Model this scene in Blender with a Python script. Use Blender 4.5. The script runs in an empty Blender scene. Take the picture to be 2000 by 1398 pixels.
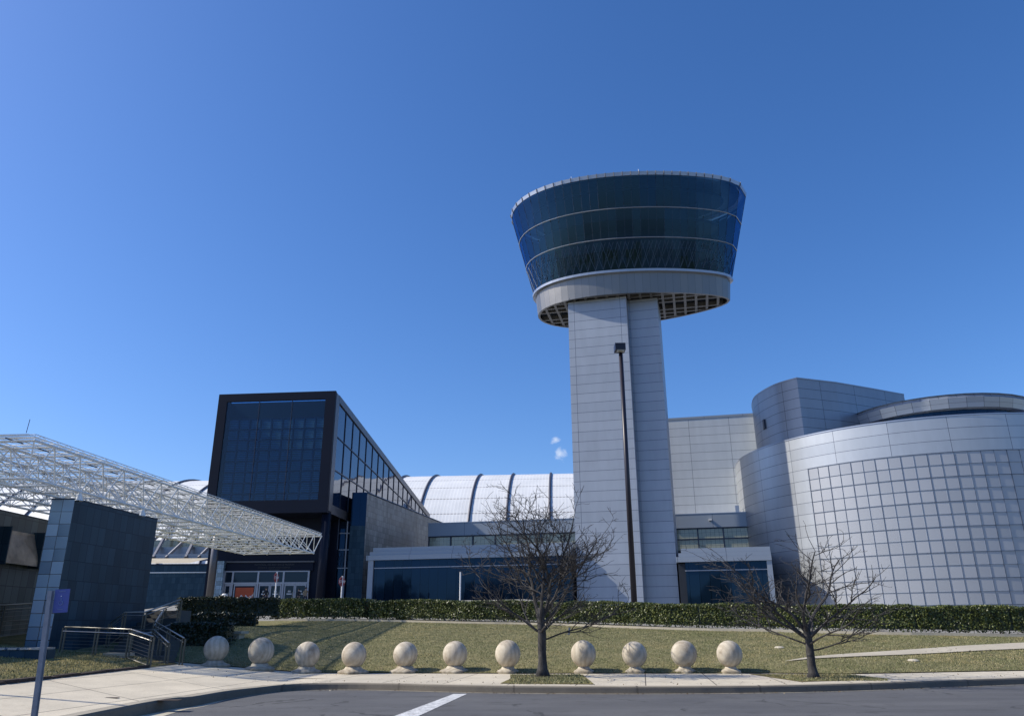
import bpy, math, random
import numpy as np
from mathutils import Vector, Matrix, Euler
random.seed(7); rng = np.random.default_rng(7)
S = bpy.context.scene; COL = S.collection
R_ = math.radians
# ------------------------------------------------------------------ camera
cd = bpy.data.cameras.new('camera'); cam = bpy.data.objects.new('camera', cd); COL.objects.link(cam)
cd.sensor_width = 36; cd.lens = 27.0; cd.clip_start = .1; cd.clip_end = 3000
cam.matrix_world = Matrix.Translation((0, 0, 1.6)) @ Matrix.Rotation(R_(109.2), 4, 'X') @ Matrix.Rotation(R_(-.33), 4, 'Z')
S.camera = cam
# ------------------------------------------------------------------ sky, sun, exposure
SUN_EL, SUN_BACK = 40.0, 0.0            # elevation, degrees the sun stands behind the picture plane, on the left
sdir = Vector((-math.cos(R_(SUN_BACK)) * math.cos(R_(SUN_EL)), math.sin(R_(SUN_BACK)) * math.cos(R_(SUN_EL)), math.sin(R_(SUN_EL))))
W = bpy.data.worlds.new('World'); S.world = W; W.use_nodes = True
nt = W.node_tree; bg = nt.nodes['Background']
sky = nt.nodes.new('ShaderNodeTexSky'); sky.sky_type = 'NISHITA'; sky.sun_disc = False
sky.sun_elevation = R_(SUN_EL); sky.sun_rotation = R_(-(90 - SUN_BACK))
sky.air_density = 1.0; sky.dust_density = 1.0; sky.ozone_density = 4.5; sky.altitude = 100
# deepen the blue the way the phone camera does, then one tiny wisp of cloud low over the white hall
hs = nt.nodes.new('ShaderNodeHueSaturation'); hs.inputs['Saturation'].default_value = 1.20; hs.inputs['Value'].default_value = 1.0
nt.links.new(sky.outputs[0], hs.inputs['Color'])
wb = nt.nodes.new('ShaderNodeMix'); wb.data_type = 'RGBA'; wb.blend_type = 'MULTIPLY'; wb.inputs['Factor'].default_value = 1; wb.inputs['B'].default_value = (.97, .975, 1.14, 1)
nt.links.new(hs.outputs[0], wb.inputs['A'])
tc = nt.nodes.new('ShaderNodeTexCoord')
def wisp(d, rad, prev):
    dist = nt.nodes.new('ShaderNodeVectorMath'); dist.operation = 'DISTANCE'; dist.inputs[1].default_value = d
    nt.links.new(tc.outputs['Generated'], dist.inputs[0])
    no = nt.nodes.new('ShaderNodeTexNoise'); no.inputs['Scale'].default_value = 62; no.inputs['Detail'].default_value = 6; no.inputs['Roughness'].default_value = .65; no.inputs['Distortion'].default_value = .6
    nt.links.new(tc.outputs['Generated'], no.inputs['Vector'])
    mr = nt.nodes.new('ShaderNodeMapRange'); mr.inputs[1].default_value = rad; mr.inputs[2].default_value = 0; mr.inputs[3].default_value = -.5; mr.inputs[4].default_value = .22
    mr.clamp = True; nt.links.new(dist.outputs['Value'], mr.inputs[0])
    ad = nt.nodes.new('ShaderNodeMath'); ad.operation = 'ADD'; nt.links.new(mr.outputs[0], ad.inputs[0]); nt.links.new(no.outputs[0], ad.inputs[1])
    m2 = nt.nodes.new('ShaderNodeMapRange'); m2.inputs[1].default_value = .48; m2.inputs[2].default_value = .90; m2.inputs[4].default_value = .85
    nt.links.new(ad.outputs[0], m2.inputs[0])
    mx = nt.nodes.new('ShaderNodeMix'); mx.data_type = 'RGBA'; mx.inputs['B'].default_value = (6.2, 6.6, 7.2, 1)
    nt.links.new(m2.outputs[0], mx.inputs['Factor']); nt.links.new(prev, mx.inputs['A'])
    return mx.outputs['Result']
o_ = wisp((.0608, .9763, .2079), .027, wb.outputs['Result'])
o_ = wisp((.0556, .9724, .2268), .016, o_)
nt.links.new(o_, bg.inputs['Color']); bg.inputs['Strength'].default_value = .139
sl = bpy.data.lights.new('sun', 'SUN'); sl.energy = 5.0; sl.angle = R_(.5); sl.color = (1, .93, .80)
sun = bpy.data.objects.new('sun', sl); COL.objects.link(sun); sun.rotation_euler = sdir.to_track_quat('Z', 'Y').to_euler()
S.view_settings.view_transform = 'Standard'; S.view_settings.look = 'None'; S.view_settings.exposure = 0.12; S.view_settings.gamma = 1
# ------------------------------------------------------------------ helpers
class MB:
    def __init__(s): s.v = []; s.f = []; s.uv = []; s.mi = []; s.sm = False
    def face(s, pts, uv=None, mi=0):
        b = len(s.v); s.v += [tuple(p) for p in pts]; s.f.append(tuple(range(b, b + len(pts))))
        if uv is None:
            a, bb, c = Vector(pts[0]), Vector(pts[1]), Vector(pts[2]); n = (bb - a).cross(c - a)
            if n.length > 1e-12: n.normalize()
            if abs(n.z) > .7: uv = [(p[0], p[1]) for p in pts]
            else:
                t = Vector((-n.y, n.x, 0)); t.normalize(); uv = [(p[0] * t.x + p[1] * t.y, p[2]) for p in pts]
        s.uv += list(uv); s.mi.append(mi)
    def box(s, x0, x1, y0, y1, z0, z1, M=None, mi=0):
        P = [Vector((x, y, z)) for z in (z0, z1) for y in (y0, y1) for x in (x0, x1)]
        if M is not None: P = [M @ p for p in P]
        for q in ((0, 2, 3, 1), (4, 5, 7, 6), (0, 1, 5, 4), (2, 6, 7, 3), (0, 4, 6, 2), (1, 3, 7, 5)): s.face([P[i] for i in q], mi=mi)
    def prism(s, poly, z0, z1, mi=0, top=True, bot=True, u0=0):   # poly counter-clockwise seen from above
        n = len(poly); u = u0; zf0 = z0 if callable(z0) else (lambda x, y: z0); zf1 = z1 if callable(z1) else (lambda x, y: z1)
        for i in range(n):
            a = poly[i]; b = poly[(i + 1) % n]; L = math.hypot(b[0] - a[0], b[1] - a[1])
            za0, zb0, za1, zb1 = zf0(*a), zf0(*b), zf1(*a), zf1(*b)
            s.face([(a[0], a[1], za0), (b[0], b[1], zb0), (b[0], b[1], zb1), (a[0], a[1], za1)], [(u, za0), (u + L, zb0), (u + L, zb1), (u, za1)], mi); u += L
        if top: s.face([(p[0], p[1], zf1(*p)) for p in poly], mi=mi)
        if bot: s.face([(p[0], p[1], zf0(*p)) for p in poly][::-1], mi=mi)
    def tube(s, pts, r, n=6, mi=0, cap=True):
        pts = [Vector(p) for p in pts]; rs = r if isinstance(r, (list, tuple)) else [r] * len(pts); rings = []
        up = Vector((0, 0, 1)); prev = None
        for i, p in enumerate(pts):
            d = (pts[min(i + 1, len(pts) - 1)] - pts[max(i - 1, 0)])
            if d.length < 1e-9: d = Vector((0, 0, 1))
            d.normalize()
            a = (prev - d * prev.dot(d)) if prev is not None else d.cross(up if abs(d.z) < .95 else Vector((1, 0, 0)))
            if a.length < 1e-6: a = d.cross(Vector((1, 0, 0)))
            a.normalize(); prev = a; b = d.cross(a); base = len(s.v)
            for k in range(n):
                t = 2 * math.pi * k / n; s.v.append(tuple(p + (a * math.cos(t) + b * math.sin(t)) * rs[i]))
            rings.append(base)
        for i in range(len(rings) - 1):
            for k in range(n):
                k2 = (k + 1) % n; s.f.append((rings[i] + k, rings[i] + k2, rings[i + 1] + k2, rings[i + 1] + k)); s.uv += [(k / n, i), ((k + 1) / n, i), ((k + 1) / n, i + 1), (k / n, i + 1)]; s.mi.append(mi)
        if cap:
            s.f.append(tuple(rings[0] + k for k in range(n))[::-1]); s.uv += [(0, 0)] * n; s.mi.append(mi)
            s.f.append(tuple(rings[-1] + k for k in range(n))); s.uv += [(0, 0)] * n; s.mi.append(mi)
    def lathe(s, prof, c=(0, 0, 0), n=24, mi=0):
        for i in range(len(prof) - 1):
            (r0, z0), (r1, z1) = prof[i], prof[i + 1]
            for k in range(n):
                a, b = 2 * math.pi * k / n, 2 * math.pi * (k + 1) / n
                q = [(c[0] + r0 * math.cos(a), c[1] + r0 * math.sin(a), c[2] + z0), (c[0] + r0 * math.cos(b), c[1] + r0 * math.sin(b), c[2] + z0), (c[0] + r1 * math.cos(b), c[1] + r1 * math.sin(b), c[2] + z1), (c[0] + r1 * math.cos(a), c[1] + r1 * math.sin(a), c[2] + z1)]
                if r0 < 1e-6: q = [q[0], q[2], q[3]]
                elif r1 < 1e-6: q = q[:3]
                s.face(q, [(a * max(r0, r1), z0)] * len(q), mi)
    def build(s, name, mat, parent=None, smooth=False, merge=False):
        me = bpy.data.meshes.new(name); me.from_pydata(s.v, [], s.f)
        uvl = me.uv_layers.new(name='UVMap'); uvl.data.foreach_set('uv', np.array(s.uv, dtype=np.float32).ravel())
        for m in (mat if isinstance(mat, (list, tuple)) else [mat]): me.materials.append(m)
        me.polygons.foreach_set('material_index', s.mi)
        if smooth: me.polygons.foreach_set('use_smooth', [True] * len(s.f))
        if merge:
            import bmesh
            bm = bmesh.new(); bm.from_mesh(me); bmesh.ops.remove_doubles(bm, verts=bm.verts, dist=1e-4); bm.to_mesh(me); bm.free()
        me.update(); o = bpy.data.objects.new(name, me); COL.objects.link(o)
        if parent is not None: o.parent = parent
        return o
def tag(o, label, cat, group=None):
    o['label'] = label; o['category'] = cat
    if group: o['group'] = group
    return o
def struct(o): o['kind'] = 'structure'; return o
def thing(name, label, cat, loc=(0, 0, 0), rz=0, group=None):
    o = bpy.data.objects.new(name, None); COL.objects.link(o); o.location = loc; o.rotation_euler = (0, 0, rz)
    o.empty_display_size = .2
    return tag(o, label, cat, group)
def world_parts(root):           # children given in world coordinates: keep them where they are
    bpy.context.view_layer.update()
    inv = root.matrix_world.inverted()
    for c in root.children: c.matrix_parent_inverse = inv
def npmesh(name, V, F, mat, parent=None, uv=None):   # V (n,3), F (m,k)
    me = bpy.data.meshes.new(name); k = F.shape[1]
    me.vertices.add(len(V)); me.vertices.foreach_set('co', V.astype(np.float32).ravel())
    me.loops.add(F.size); me.loops.foreach_set('vertex_index', F.astype(np.int32).ravel())
    me.polygons.add(len(F)); me.polygons.foreach_set('loop_start', np.arange(0, F.size, k, dtype=np.int32)); me.polygons.foreach_set('loop_total', np.full(len(F), k, dtype=np.int32))
    if uv is not None:
        l = me.uv_layers.new(name='UVMap'); l.data.foreach_set('uv', uv.astype(np.float32).ravel())
    me.materials.append(mat); me.update(calc_edges=True)
    o = bpy.data.objects.new(name, me); COL.objects.link(o)
    if parent is not None: o.parent = parent
    return o
# ------------------------------------------------------------------ materials
def newmat(name):
    m = bpy.data.materials.new(name); m.use_nodes = True; return m, m.node_tree, m.node_tree.nodes['Principled BSDF']
def setp(b, col=None, rough=None, metal=None, ior=None, spec=None):
    if col is not None: b.inputs['Base Color'].default_value = (*col, 1)
    if rough is not None: b.inputs['Roughness'].default_value = rough
    if metal is not None: b.inputs['Metallic'].default_value = metal
    if ior is not None: b.inputs['IOR'].default_value = ior
    if spec is not None: b.inputs['Specular IOR Level'].default_value = spec
def N(nt, t, **kw):
    n = nt.nodes.new(t)
    for k, v in kw.items(): setattr(n, k, v)
    return n
def mth(nt, op, a, b=None, c=None):
    n = nt.nodes.new('ShaderNodeMath'); n.operation = op
    for i, x in enumerate((a, b, c)):
        if x is None: continue
        if isinstance(x, (int, float)): n.inputs[i].default_value = x
        else: nt.links.new(x, n.inputs[i])
    return n.outputs[0]
def mixc(nt, f, a, b, mode='MIX'):
    n = nt.nodes.new('ShaderNodeMix'); n.data_type = 'RGBA'; n.blend_type = mode
    for s, x in (('Factor', f), ('A', a), ('B', b)):
        if isinstance(x, (int, float)): n.inputs[s].default_value = x
        elif isinstance(x, tuple): n.inputs[s].default_value = (*x, 1)
        else: nt.links.new(x, n.inputs[s])
    return n.outputs['Result']
def noise(nt, scale, detail=4, vec=None, dim=None, stretch=None, rough=.55):
    n = nt.nodes.new('ShaderNodeTexNoise'); n.inputs['Scale'].default_value = scale; n.inputs['Detail'].default_value = detail; n.inputs['Roughness'].default_value = rough
    if vec is None:
        vec = nt.nodes.new('ShaderNodeTexCoord').outputs['Object']
    if stretch:
        mp = nt.nodes.new('ShaderNodeMapping'); mp.inputs['Scale'].default_value = stretch; nt.links.new(vec, mp.inputs[0]); vec = mp.outputs[0]
    nt.links.new(vec, n.inputs['Vector']); return n.outputs['Fac']
def ramp(nt, f, stops):
    r = nt.nodes.new('ShaderNodeValToRGB'); e = r.color_ramp.elements
    e[0].position = stops[0][0]; e[0].color = (*stops[0][1], 1); e[1].position = stops[-1][0]; e[1].color = (*stops[-1][1], 1)
    for p, c in stops[1:-1]:
        x = e.new(p); x.color = (*c, 1)
    nt.links.new(f, r.inputs[0]); return r.outputs[0]
def bump(nt, b, h, strength=.3, dist=.02):
    n = nt.nodes.new('ShaderNodeBump'); n.inputs['Strength'].default_value = strength; n.inputs['Distance'].default_value = dist
    nt.links.new(h, n.inputs['Height']); nt.links.new(n.outputs[0], b.inputs['Normal'])
def plain(name, col, rough=.5, metal=0, var=.12, scale=3, bmp=0, ior=None):
    m, t, b = newmat(name); setp(b, col, rough, metal, ior)
    f = noise(t, scale, 6)
    c = ramp(t, f, [(.3, tuple(x * (1 - var) for x in col)), (.7, tuple(min(1, x * (1 + var)) for x in col))]); t.links.new(c, b.inputs['Base Color'])
    if bmp: bump(t, b, noise(t, scale * 8, 4), bmp, .01)
    return m
def panel(name, col, cw, rh, seam=.03, u0=0, v0=0, rough=.4, metal=.5, var=.05, tilt=.01, seamcol=(.03, .035, .045), cell2=None, stain=0, ior=1.5, brick=0, ulines=None, wob=0, stint=None):
    m, t, b = newmat(name); setp(b, col, rough, metal, ior)
    if stint: b.inputs['Specular Tint'].default_value = (*stint, 1)
    uv = N(t, 'ShaderNodeUVMap'); sp = N(t, 'ShaderNodeSeparateXYZ'); t.links.new(uv.outputs[0], sp.inputs[0])
    V = mth(t, 'DIVIDE', mth(t, 'SUBTRACT', sp.outputs[1], v0), rh); fv = mth(t, 'FLOOR', V)
    Ux = mth(t, 'DIVIDE', mth(t, 'SUBTRACT', sp.outputs[0], u0), cw)
    if brick:
        wn0 = N(t, 'ShaderNodeTexWhiteNoise', noise_dimensions='1D'); t.links.new(fv, wn0.inputs['W'])
        Ux = mth(t, 'ADD', Ux, mth(t, 'MULTIPLY', wn0.outputs['Value'], brick))
    fu = mth(t, 'FLOOR', Ux)
    ds = []
    for X, w in ((Ux, seam / cw), (V, seam / rh)):
        d = mth(t, 'ABSOLUTE', mth(t, 'SUBTRACT', mth(t, 'FRACT', X), .5)); ds.append(mth(t, 'GREATER_THAN', d, .5 - w / 2))
    if ulines is not None:
        ds = ds[1:]
        for q in ulines: ds.append(mth(t, 'LESS_THAN', mth(t, 'ABSOLUTE', mth(t, 'SUBTRACT', sp.outputs[0], q)), seam / 2))
    msk = ds[0]
    for d in ds[1:]: msk = mth(t, 'MAXIMUM', msk, d)
    cb = N(t, 'ShaderNodeCombineXYZ'); t.links.new(fu, cb.inputs[0]); t.links.new(fv, cb.inputs[1])
    wn = N(t, 'ShaderNodeTexWhiteNoise', noise_dimensions='3D'); t.links.new(cb.outputs[0], wn.inputs['Vector'])
    c = ramp(t, wn.outputs['Value'], [(0, tuple(x * (1 - var) for x in col)), (1, tuple(min(1, x * (1 + var)) for x in (cell2 or col)))])
    if stain:
        sn = noise(t, 1.2, 6, stretch=(1, 1, .25)); c = mixc(t, stain, c, ramp(t, sn, [(.3, (.25, .25, .25)), (.65, (1, 1, 1))]), 'MULTIPLY')
    c = mixc(t, msk, c, seamcol); t.links.new(c, b.inputs['Base Color'])
    t.links.new(mth(t, 'ADD', mth(t, 'MULTIPLY', wn.outputs['Value'], rough * .15), rough), b.inputs['Roughness'])
    if tilt:
        g = N(t, 'ShaderNodeNewGeometry'); vm = N(t, 'ShaderNodeVectorMath', operation='SUBTRACT'); t.links.new(wn.outputs['Color'], vm.inputs[0]); vm.inputs[1].default_value = (.5, .5, .5)
        vs = N(t, 'ShaderNodeVectorMath', operation='SCALE'); t.links.new(vm.outputs[0], vs.inputs[0]); vs.inputs['Scale'].default_value = tilt
        va = N(t, 'ShaderNodeVectorMath', operation='ADD'); t.links.new(g.outputs['Normal'], va.inputs[0]); t.links.new(vs.outputs[0], va.inputs[1])
        last = va.outputs[0]
        if wob:
            nn = N(t, 'ShaderNodeTexNoise'); nn.inputs['Scale'].default_value = .9; tcn = N(t, 'ShaderNodeTexCoord'); t.links.new(tcn.outputs['Object'], nn.inputs['Vector'])
            v2 = N(t, 'ShaderNodeVectorMath', operation='SUBTRACT'); t.links.new(nn.outputs['Color'], v2.inputs[0]); v2.inputs[1].default_value = (.5, .5, .5)
            v3 = N(t, 'ShaderNodeVectorMath', operation='SCALE'); t.links.new(v2.outputs[0], v3.inputs[0]); v3.inputs['Scale'].default_value = wob
            v4 = N(t, 'ShaderNodeVectorMath', operation='ADD'); t.links.new(last, v4.inputs[0]); t.links.new(v3.outputs[0], v4.inputs[1]); last = v4.outputs[0]
        vn = N(t, 'ShaderNodeVectorMath', operation='NORMALIZE'); t.links.new(last, vn.inputs[0]); t.links.new(vn.outputs[0], b.inputs['Normal'])
    return m
def seeglass(name, tint, rough=.03, refl=1.0, rt=(1, 1, 1), ior=1.6, facet=0):
    m, t, b = newmat(name); t.nodes.remove(b); out = t.nodes['Material Output']
    tr = N(t, 'ShaderNodeBsdfTransparent'); tr.inputs[0].default_value = (*tint, 1); gl = N(t, 'ShaderNodeBsdfGlossy'); gl.inputs['Roughness'].default_value = rough
    gl.inputs[0].default_value = (*[refl * q for q in rt], 1)
    fr = N(t, 'ShaderNodeFresnel'); fr.inputs[0].default_value = ior
    if facet:   # every pane sits at its own slight angle
        uv = N(t, 'ShaderNodeUVMap'); sp = N(t, 'ShaderNodeSeparateXYZ'); t.links.new(uv.outputs[0], sp.inputs[0]); cb = N(t, 'ShaderNodeCombineXYZ'); t.links.new(mth(t, 'FLOOR', mth(t, 'DIVIDE', mth(t, 'ADD', sp.outputs[0], .01), 60)), cb.inputs[0]); t.links.new(mth(t, 'FLOOR', mth(t, 'DIVIDE', mth(t, 'SUBTRACT', sp.outputs[1], .55), 3.3)), cb.inputs[1])
        wn = N(t, 'ShaderNodeTexWhiteNoise', noise_dimensions='3D'); t.links.new(cb.outputs[0], wn.inputs['Vector']); g = N(t, 'ShaderNodeNewGeometry'); vm = N(t, 'ShaderNodeVectorMath', operation='MULTIPLY_ADD'); t.links.new(wn.outputs['Color'], vm.inputs[0]); vm.inputs[1].default_value = (facet,) * 3
        vs = N(t, 'ShaderNodeVectorMath', operation='SUBTRACT'); t.links.new(g.outputs['Normal'], vs.inputs[0]); vs.inputs[1].default_value = (facet / 2,) * 3; t.links.new(vs.outputs[0], vm.inputs[2]); vn = N(t, 'ShaderNodeVectorMath', operation='NORMALIZE'); t.links.new(vm.outputs[0], vn.inputs[0]); t.links.new(vn.outputs[0], gl.inputs['Normal']); t.links.new(vn.outputs[0], fr.inputs['Normal'])
        t.links.new(ramp(t, wn.outputs['Value'], [(0, tuple(x * .8 for x in tint)), (1, tuple(min(1, x * 1.1) for x in tint))]), tr.inputs[0])
    mx = N(t, 'ShaderNodeMixShader')
    t.links.new(fr.outputs[0], mx.inputs[0]); t.links.new(tr.outputs[0], mx.inputs[1]); t.links.new(gl.outputs[0], mx.inputs[2]); t.links.new(mx.outputs[0], out.inputs[0]); return m

# ground materials
def m_asphalt():
    m, t, b = newmat('asphalt'); setp(b, (.07, .07, .075), .85)
    c = ramp(t, noise(t, .35, 6), [(.3, (.085, .086, .09)), (.7, (.115, .115, .115))])
    sp = ramp(t, noise(t, 60, 3), [(.42, (.62, .62, .62)), (.62, (1.25, 1.25, 1.25))]); c = mixc(t, .8, c, sp, 'MULTIPLY')
    st = ramp(t, noise(t, .5, 5, stretch=(.5, 3.0, 1)), [(.45, (.9, .9, .9)), (.6, (1.12, 1.12, 1.12))]); c = mixc(t, .7, c, st, 'MULTIPLY')
    vo = N(t, 'ShaderNodeTexVoronoi'); vo.feature = 'DISTANCE_TO_EDGE'; vo.inputs['Scale'].default_value = .32; tcn = N(t, 'ShaderNodeTexCoord'); nn = N(t, 'ShaderNodeTexNoise'); nn.inputs['Scale'].default_value = 1.5; nn.inputs['Detail'].default_value = 5
    t.links.new(tcn.outputs['Object'], nn.inputs['Vector']); va = N(t, 'ShaderNodeVectorMath', operation='MULTIPLY_ADD'); t.links.new(nn.outputs['Color'], va.inputs[0]); va.inputs[1].default_value = (.9, .9, 0); t.links.new(tcn.outputs['Object'], va.inputs[2]); t.links.new(va.outputs[0], vo.inputs['Vector'])
    ck = mth(t, 'MULTIPLY', mth(t, 'LESS_THAN', vo.outputs['Distance'], .009), mth(t, 'GREATER_THAN', noise(t, .6, 2), .5)); c = mixc(t, mth(t, 'MULTIPLY', ck, .8), c, (.03, .03, .03))
    st2 = ramp(t, noise(t, 1.7, 3), [(.58, (0, 0, 0)), (.70, (.5, .5, .5))]); c = mixc(t, st2, c, (.05, .047, .045))
    t.links.new(c, b.inputs['Base Color']); bump(t, b, noise(t, 90, 3), .5, .01); return m
def m_concrete(name, col=(.54, .485, .38), joints=None, ang=0, seam=.02, ang2=None):
    m, t, b = newmat(name); setp(b, col, .85)
    d = tuple(x * .84 for x in col); h = tuple(x * 1.1 for x in col)
    c = ramp(t, noise(t, .9, 8, rough=.65), [(.3, d), (.7, h)])
    c = mixc(t, .55, c, ramp(t, noise(t, 35, 4), [(.35, (.8, .8, .8)), (.6, (1.08, 1.08, 1.08))]), 'MULTIPLY')
    sp = noise(t, 4, 8, rough=.7); c = mixc(t, .6, c, ramp(t, sp, [(.30, (.68, .64, .58)), (.42, (1, 1, 1))]), 'MULTIPLY')
    if joints:
        tcn = N(t, 'ShaderNodeTexCoord'); mp = N(t, 'ShaderNodeMapping'); mp.inputs['Rotation'].default_value = (0, 0, ang); t.links.new(tcn.outputs['Object'], mp.inputs[0])
        sx = N(t, 'ShaderNodeSeparateXYZ'); t.links.new(mp.outputs[0], sx.inputs[0]); ms = []; ids = []
        o2 = sx.outputs[1]
        if ang2 is not None:
            mp2 = N(t, 'ShaderNodeMapping'); mp2.inputs['Rotation'].default_value = (0, 0, ang2); t.links.new(tcn.outputs['Object'], mp2.inputs[0]); sx2 = N(t, 'ShaderNodeSeparateXYZ'); t.links.new(mp2.outputs[0], sx2.inputs[0]); o2 = sx2.outputs[0]
        for o, w in ((sx.outputs[0], joints[0]), (o2, joints[1])):
            q = mth(t, 'DIVIDE', o, w); ids.append(mth(t, 'FLOOR', q))
            ms.append(mth(t, 'GREATER_THAN', mth(t, 'ABSOLUTE', mth(t, 'SUBTRACT', mth(t, 'FRACT', q), .5)), .5 - seam / 2 / w))
        cb = N(t, 'ShaderNodeCombineXYZ'); t.links.new(ids[0], cb.inputs[0]); t.links.new(ids[1], cb.inputs[1])
        wn = N(t, 'ShaderNodeTexWhiteNoise', noise_dimensions='3D'); t.links.new(cb.outputs[0], wn.inputs['Vector'])
        c = mixc(t, .7, c, ramp(t, wn.outputs['Value'], [(0, (.88, .88, .88)), (1, (1.06, 1.05, 1.03))]), 'MULTIPLY')
        c = mixc(t, mth(t, 'MAXIMUM', ms[0], ms[1]), c, (.10, .085, .065))
    t.links.new(c, b.inputs['Base Color']); bump(t, b, noise(t, 50, 4), .35, .006); return m
def m_grass(name, a=(.14, .14, .065), c2=(.29, .25, .14), soil=None):
    m, t, b = newmat(name); setp(b, a, .95, spec=.1)
    f = noise(t, 1.6, 8, rough=.7); c = ramp(t, f, [(.32, a), (.5, tuple((x + y) / 2 for x, y in zip(a, c2))), (.68, c2)])
    c = mixc(t, .75, c, ramp(t, noise(t, 22, 4, stretch=(1, .6, 1)), [(.35, (.45, .5, .4)), (.62, (1.25, 1.25, 1.2))]), 'MULTIPLY')
    if soil: c = mixc(t, ramp(t, noise(t, .5, 6, rough=.7), [(.55, (0, 0, 0)), (.68, (1, 1, 1))]), c, soil)
    t.links.new(c, b.inputs['Base Color']); bump(t, b, noise(t, 25, 4), .9, .05); return m
def m_leaf(name, a, c2):
    m, t, b = newmat(name); setp(b, a, .42, spec=.45)
    g = N(t, 'ShaderNodeNewGeometry'); c = ramp(t, g.outputs['Random Per Island'], [(0, a), (.75, tuple((x + y) / 2 for x, y in zip(a, c2))), (1, c2)])
    c = mixc(t, .6, c, ramp(t, noise(t, .8, 4), [(.35, (.65, .7, .6)), (.65, (1.2, 1.15, 1.0))]), 'MULTIPLY')
    t.links.new(c, b.inputs['Base Color']); return m
def m_bark():
    m, t, b = newmat('bark'); setp(b, (.06, .055, .05), .9)
    f = noise(t, 9, 8, stretch=(1, 1, .35), rough=.7); c = ramp(t, f, [(.3, (.02, .019, .019)), (.55, (.05, .046, .044)), (.75, (.13, .125, .12))])
    t.links.new(c, b.inputs['Base Color']); bump(t, b, f, .9, .03); return m
def m_stone():
    m, t, b = newmat('limestone'); setp(b, (.55, .49, .38), .75)
    oi = N(t, 'ShaderNodeObjectInfo'); tcn = N(t, 'ShaderNodeTexCoord'); va = N(t, 'ShaderNodeVectorMath', operation='ADD'); t.links.new(tcn.outputs['Object'], va.inputs[0]); t.links.new(oi.outputs['Location'], va.inputs[1])
    f = noise(t, 2.6, 8, vec=va.outputs[0], stretch=(1, 1, .8), rough=.65); c = ramp(t, f, [(.28, (.26, .20, .135)), (.42, (.44, .38, .29)), (.6, (.55, .49, .385)), (.75, (.60, .545, .44))])
    w = N(t, 'ShaderNodeTexWave'); w.inputs['Scale'].default_value = 2.0; w.inputs['Distortion'].default_value = 6; w.inputs['Detail'].default_value = 4; t.links.new(va.outputs[0], w.inputs['Vector'])
    mp = mixc(t, .28, c, ramp(t, w.outputs['Fac'], [(.35, (.5, .46, .42)), (.6, (1.05, 1.05, 1.05))]), 'MULTIPLY')
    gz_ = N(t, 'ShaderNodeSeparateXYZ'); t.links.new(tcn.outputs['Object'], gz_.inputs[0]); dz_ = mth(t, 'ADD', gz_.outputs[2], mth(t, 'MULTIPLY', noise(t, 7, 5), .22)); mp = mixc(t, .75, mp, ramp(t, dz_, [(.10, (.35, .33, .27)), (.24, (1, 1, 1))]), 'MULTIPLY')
    t.links.new(mp, b.inputs['Base Color']); bump(t, b, noise(t, 30, 5), .3, .008); return m
MT = {}
MT['asphalt'] = m_asphalt()
MT['plaza'] = m_concrete('plaza_concrete', (.62, .55, .42), joints=(1.55, 3.0), ang=R_(6), ang2=R_(126), seam=.028)
MT['walk'] = m_concrete('walk_concrete', (.57, .51, .395), joints=(1.75, 40), ang=R_(9), seam=.028)
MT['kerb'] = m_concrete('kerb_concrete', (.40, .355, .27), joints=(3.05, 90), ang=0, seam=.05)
MT['kface'] = m_concrete('shaded_kerb_face', (.16, .14, .11), joints=(3.05, 90), ang=0, seam=.05)  # kerb concrete again, the shade on its face put into the colour
MT['gutter'] = m_concrete('gutter_concrete', (.47, .42, .32))
MT['step'] = m_concrete('shaded_step_stone', (.09, .09, .085))  # stair stone darkened in colour for the shadow lying on it
MT['pav'] = m_concrete('terrace_paving', (.26, .25, .22), joints=(1.5, 1.5))
MT['cast'] = m_concrete('cast_stone', (.48, .43, .33))
MT['grass'] = m_grass('lawn_turf')
MT['drygrass'] = m_grass('dry_verge_turf', (.13, .12, .05), (.28, .23, .11), soil=(.20, .145, .085))
MT['soil'] = plain('soil', (.05, .035, .028), .95, var=.4, scale=14, bmp=.8)
MT['paint'] = plain('road_paint', (.60, .60, .58), .6, var=.30, scale=5)
_m = MT['paint']; _t = _m.node_tree; _b = _t.nodes['Principled BSDF']; _l = _b.inputs['Base Color'].links[0].from_socket
_t.links.new(mixc(_t, ramp(_t, noise(_t, 9, 8, rough=.75), [(.52, (0, 0, 0)), (.60, (.8, .8, .8))]), _l, (.13, .13, .13)), _b.inputs['Base Color'])
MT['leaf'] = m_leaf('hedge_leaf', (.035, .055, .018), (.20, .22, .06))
MT['leafd'] = m_leaf('shaded_hedge_leaf', (.012, .022, .012), (.035, .05, .025))  # hedge leaf colour darkened for the pylon shadow; hedge cores use it too
MT['bark'] = m_bark(); MT['stone'] = m_stone()
MT['stem'] = panel('stem_panel', (.37, .405, .46), 30, 1.0, seam=.035, rough=.42, metal=.15, var=.05, tilt=.008, stain=.13, wob=.012, seamcol=(.05, .065, .10), ulines=(.65, 5.55))
MT['stem2'] = panel('stem_panel_plain', (.35, .385, .44), 60, 1.0, seam=.035, rough=.42, metal=.2, var=.05, tilt=.008, stain=.13, wob=.012, seamcol=(.05, .065, .10), u0=-20)
MT['drum'] = panel('drum_panel', (.46, .48, .50), 4.753, 1.04, seam=.035, rough=.33, metal=.5, var=.05, tilt=.010, stain=.12, wob=.012, u0=223.1 * math.pi / 180 * 18.4, v0=18.6 - 1.04 * 18, seamcol=(.06, .07, .10))
MT['wall'] = panel('shaded_wall_panel', (.27, .30, .345), 4.6, 1.0, seam=.04, rough=.4, metal=.45, var=.05, tilt=.010, u0=1.3, seamcol=(.05, .06, .09), stain=.12, wob=.012)  # wall cladding with the corner block's shade put into the colour
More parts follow.
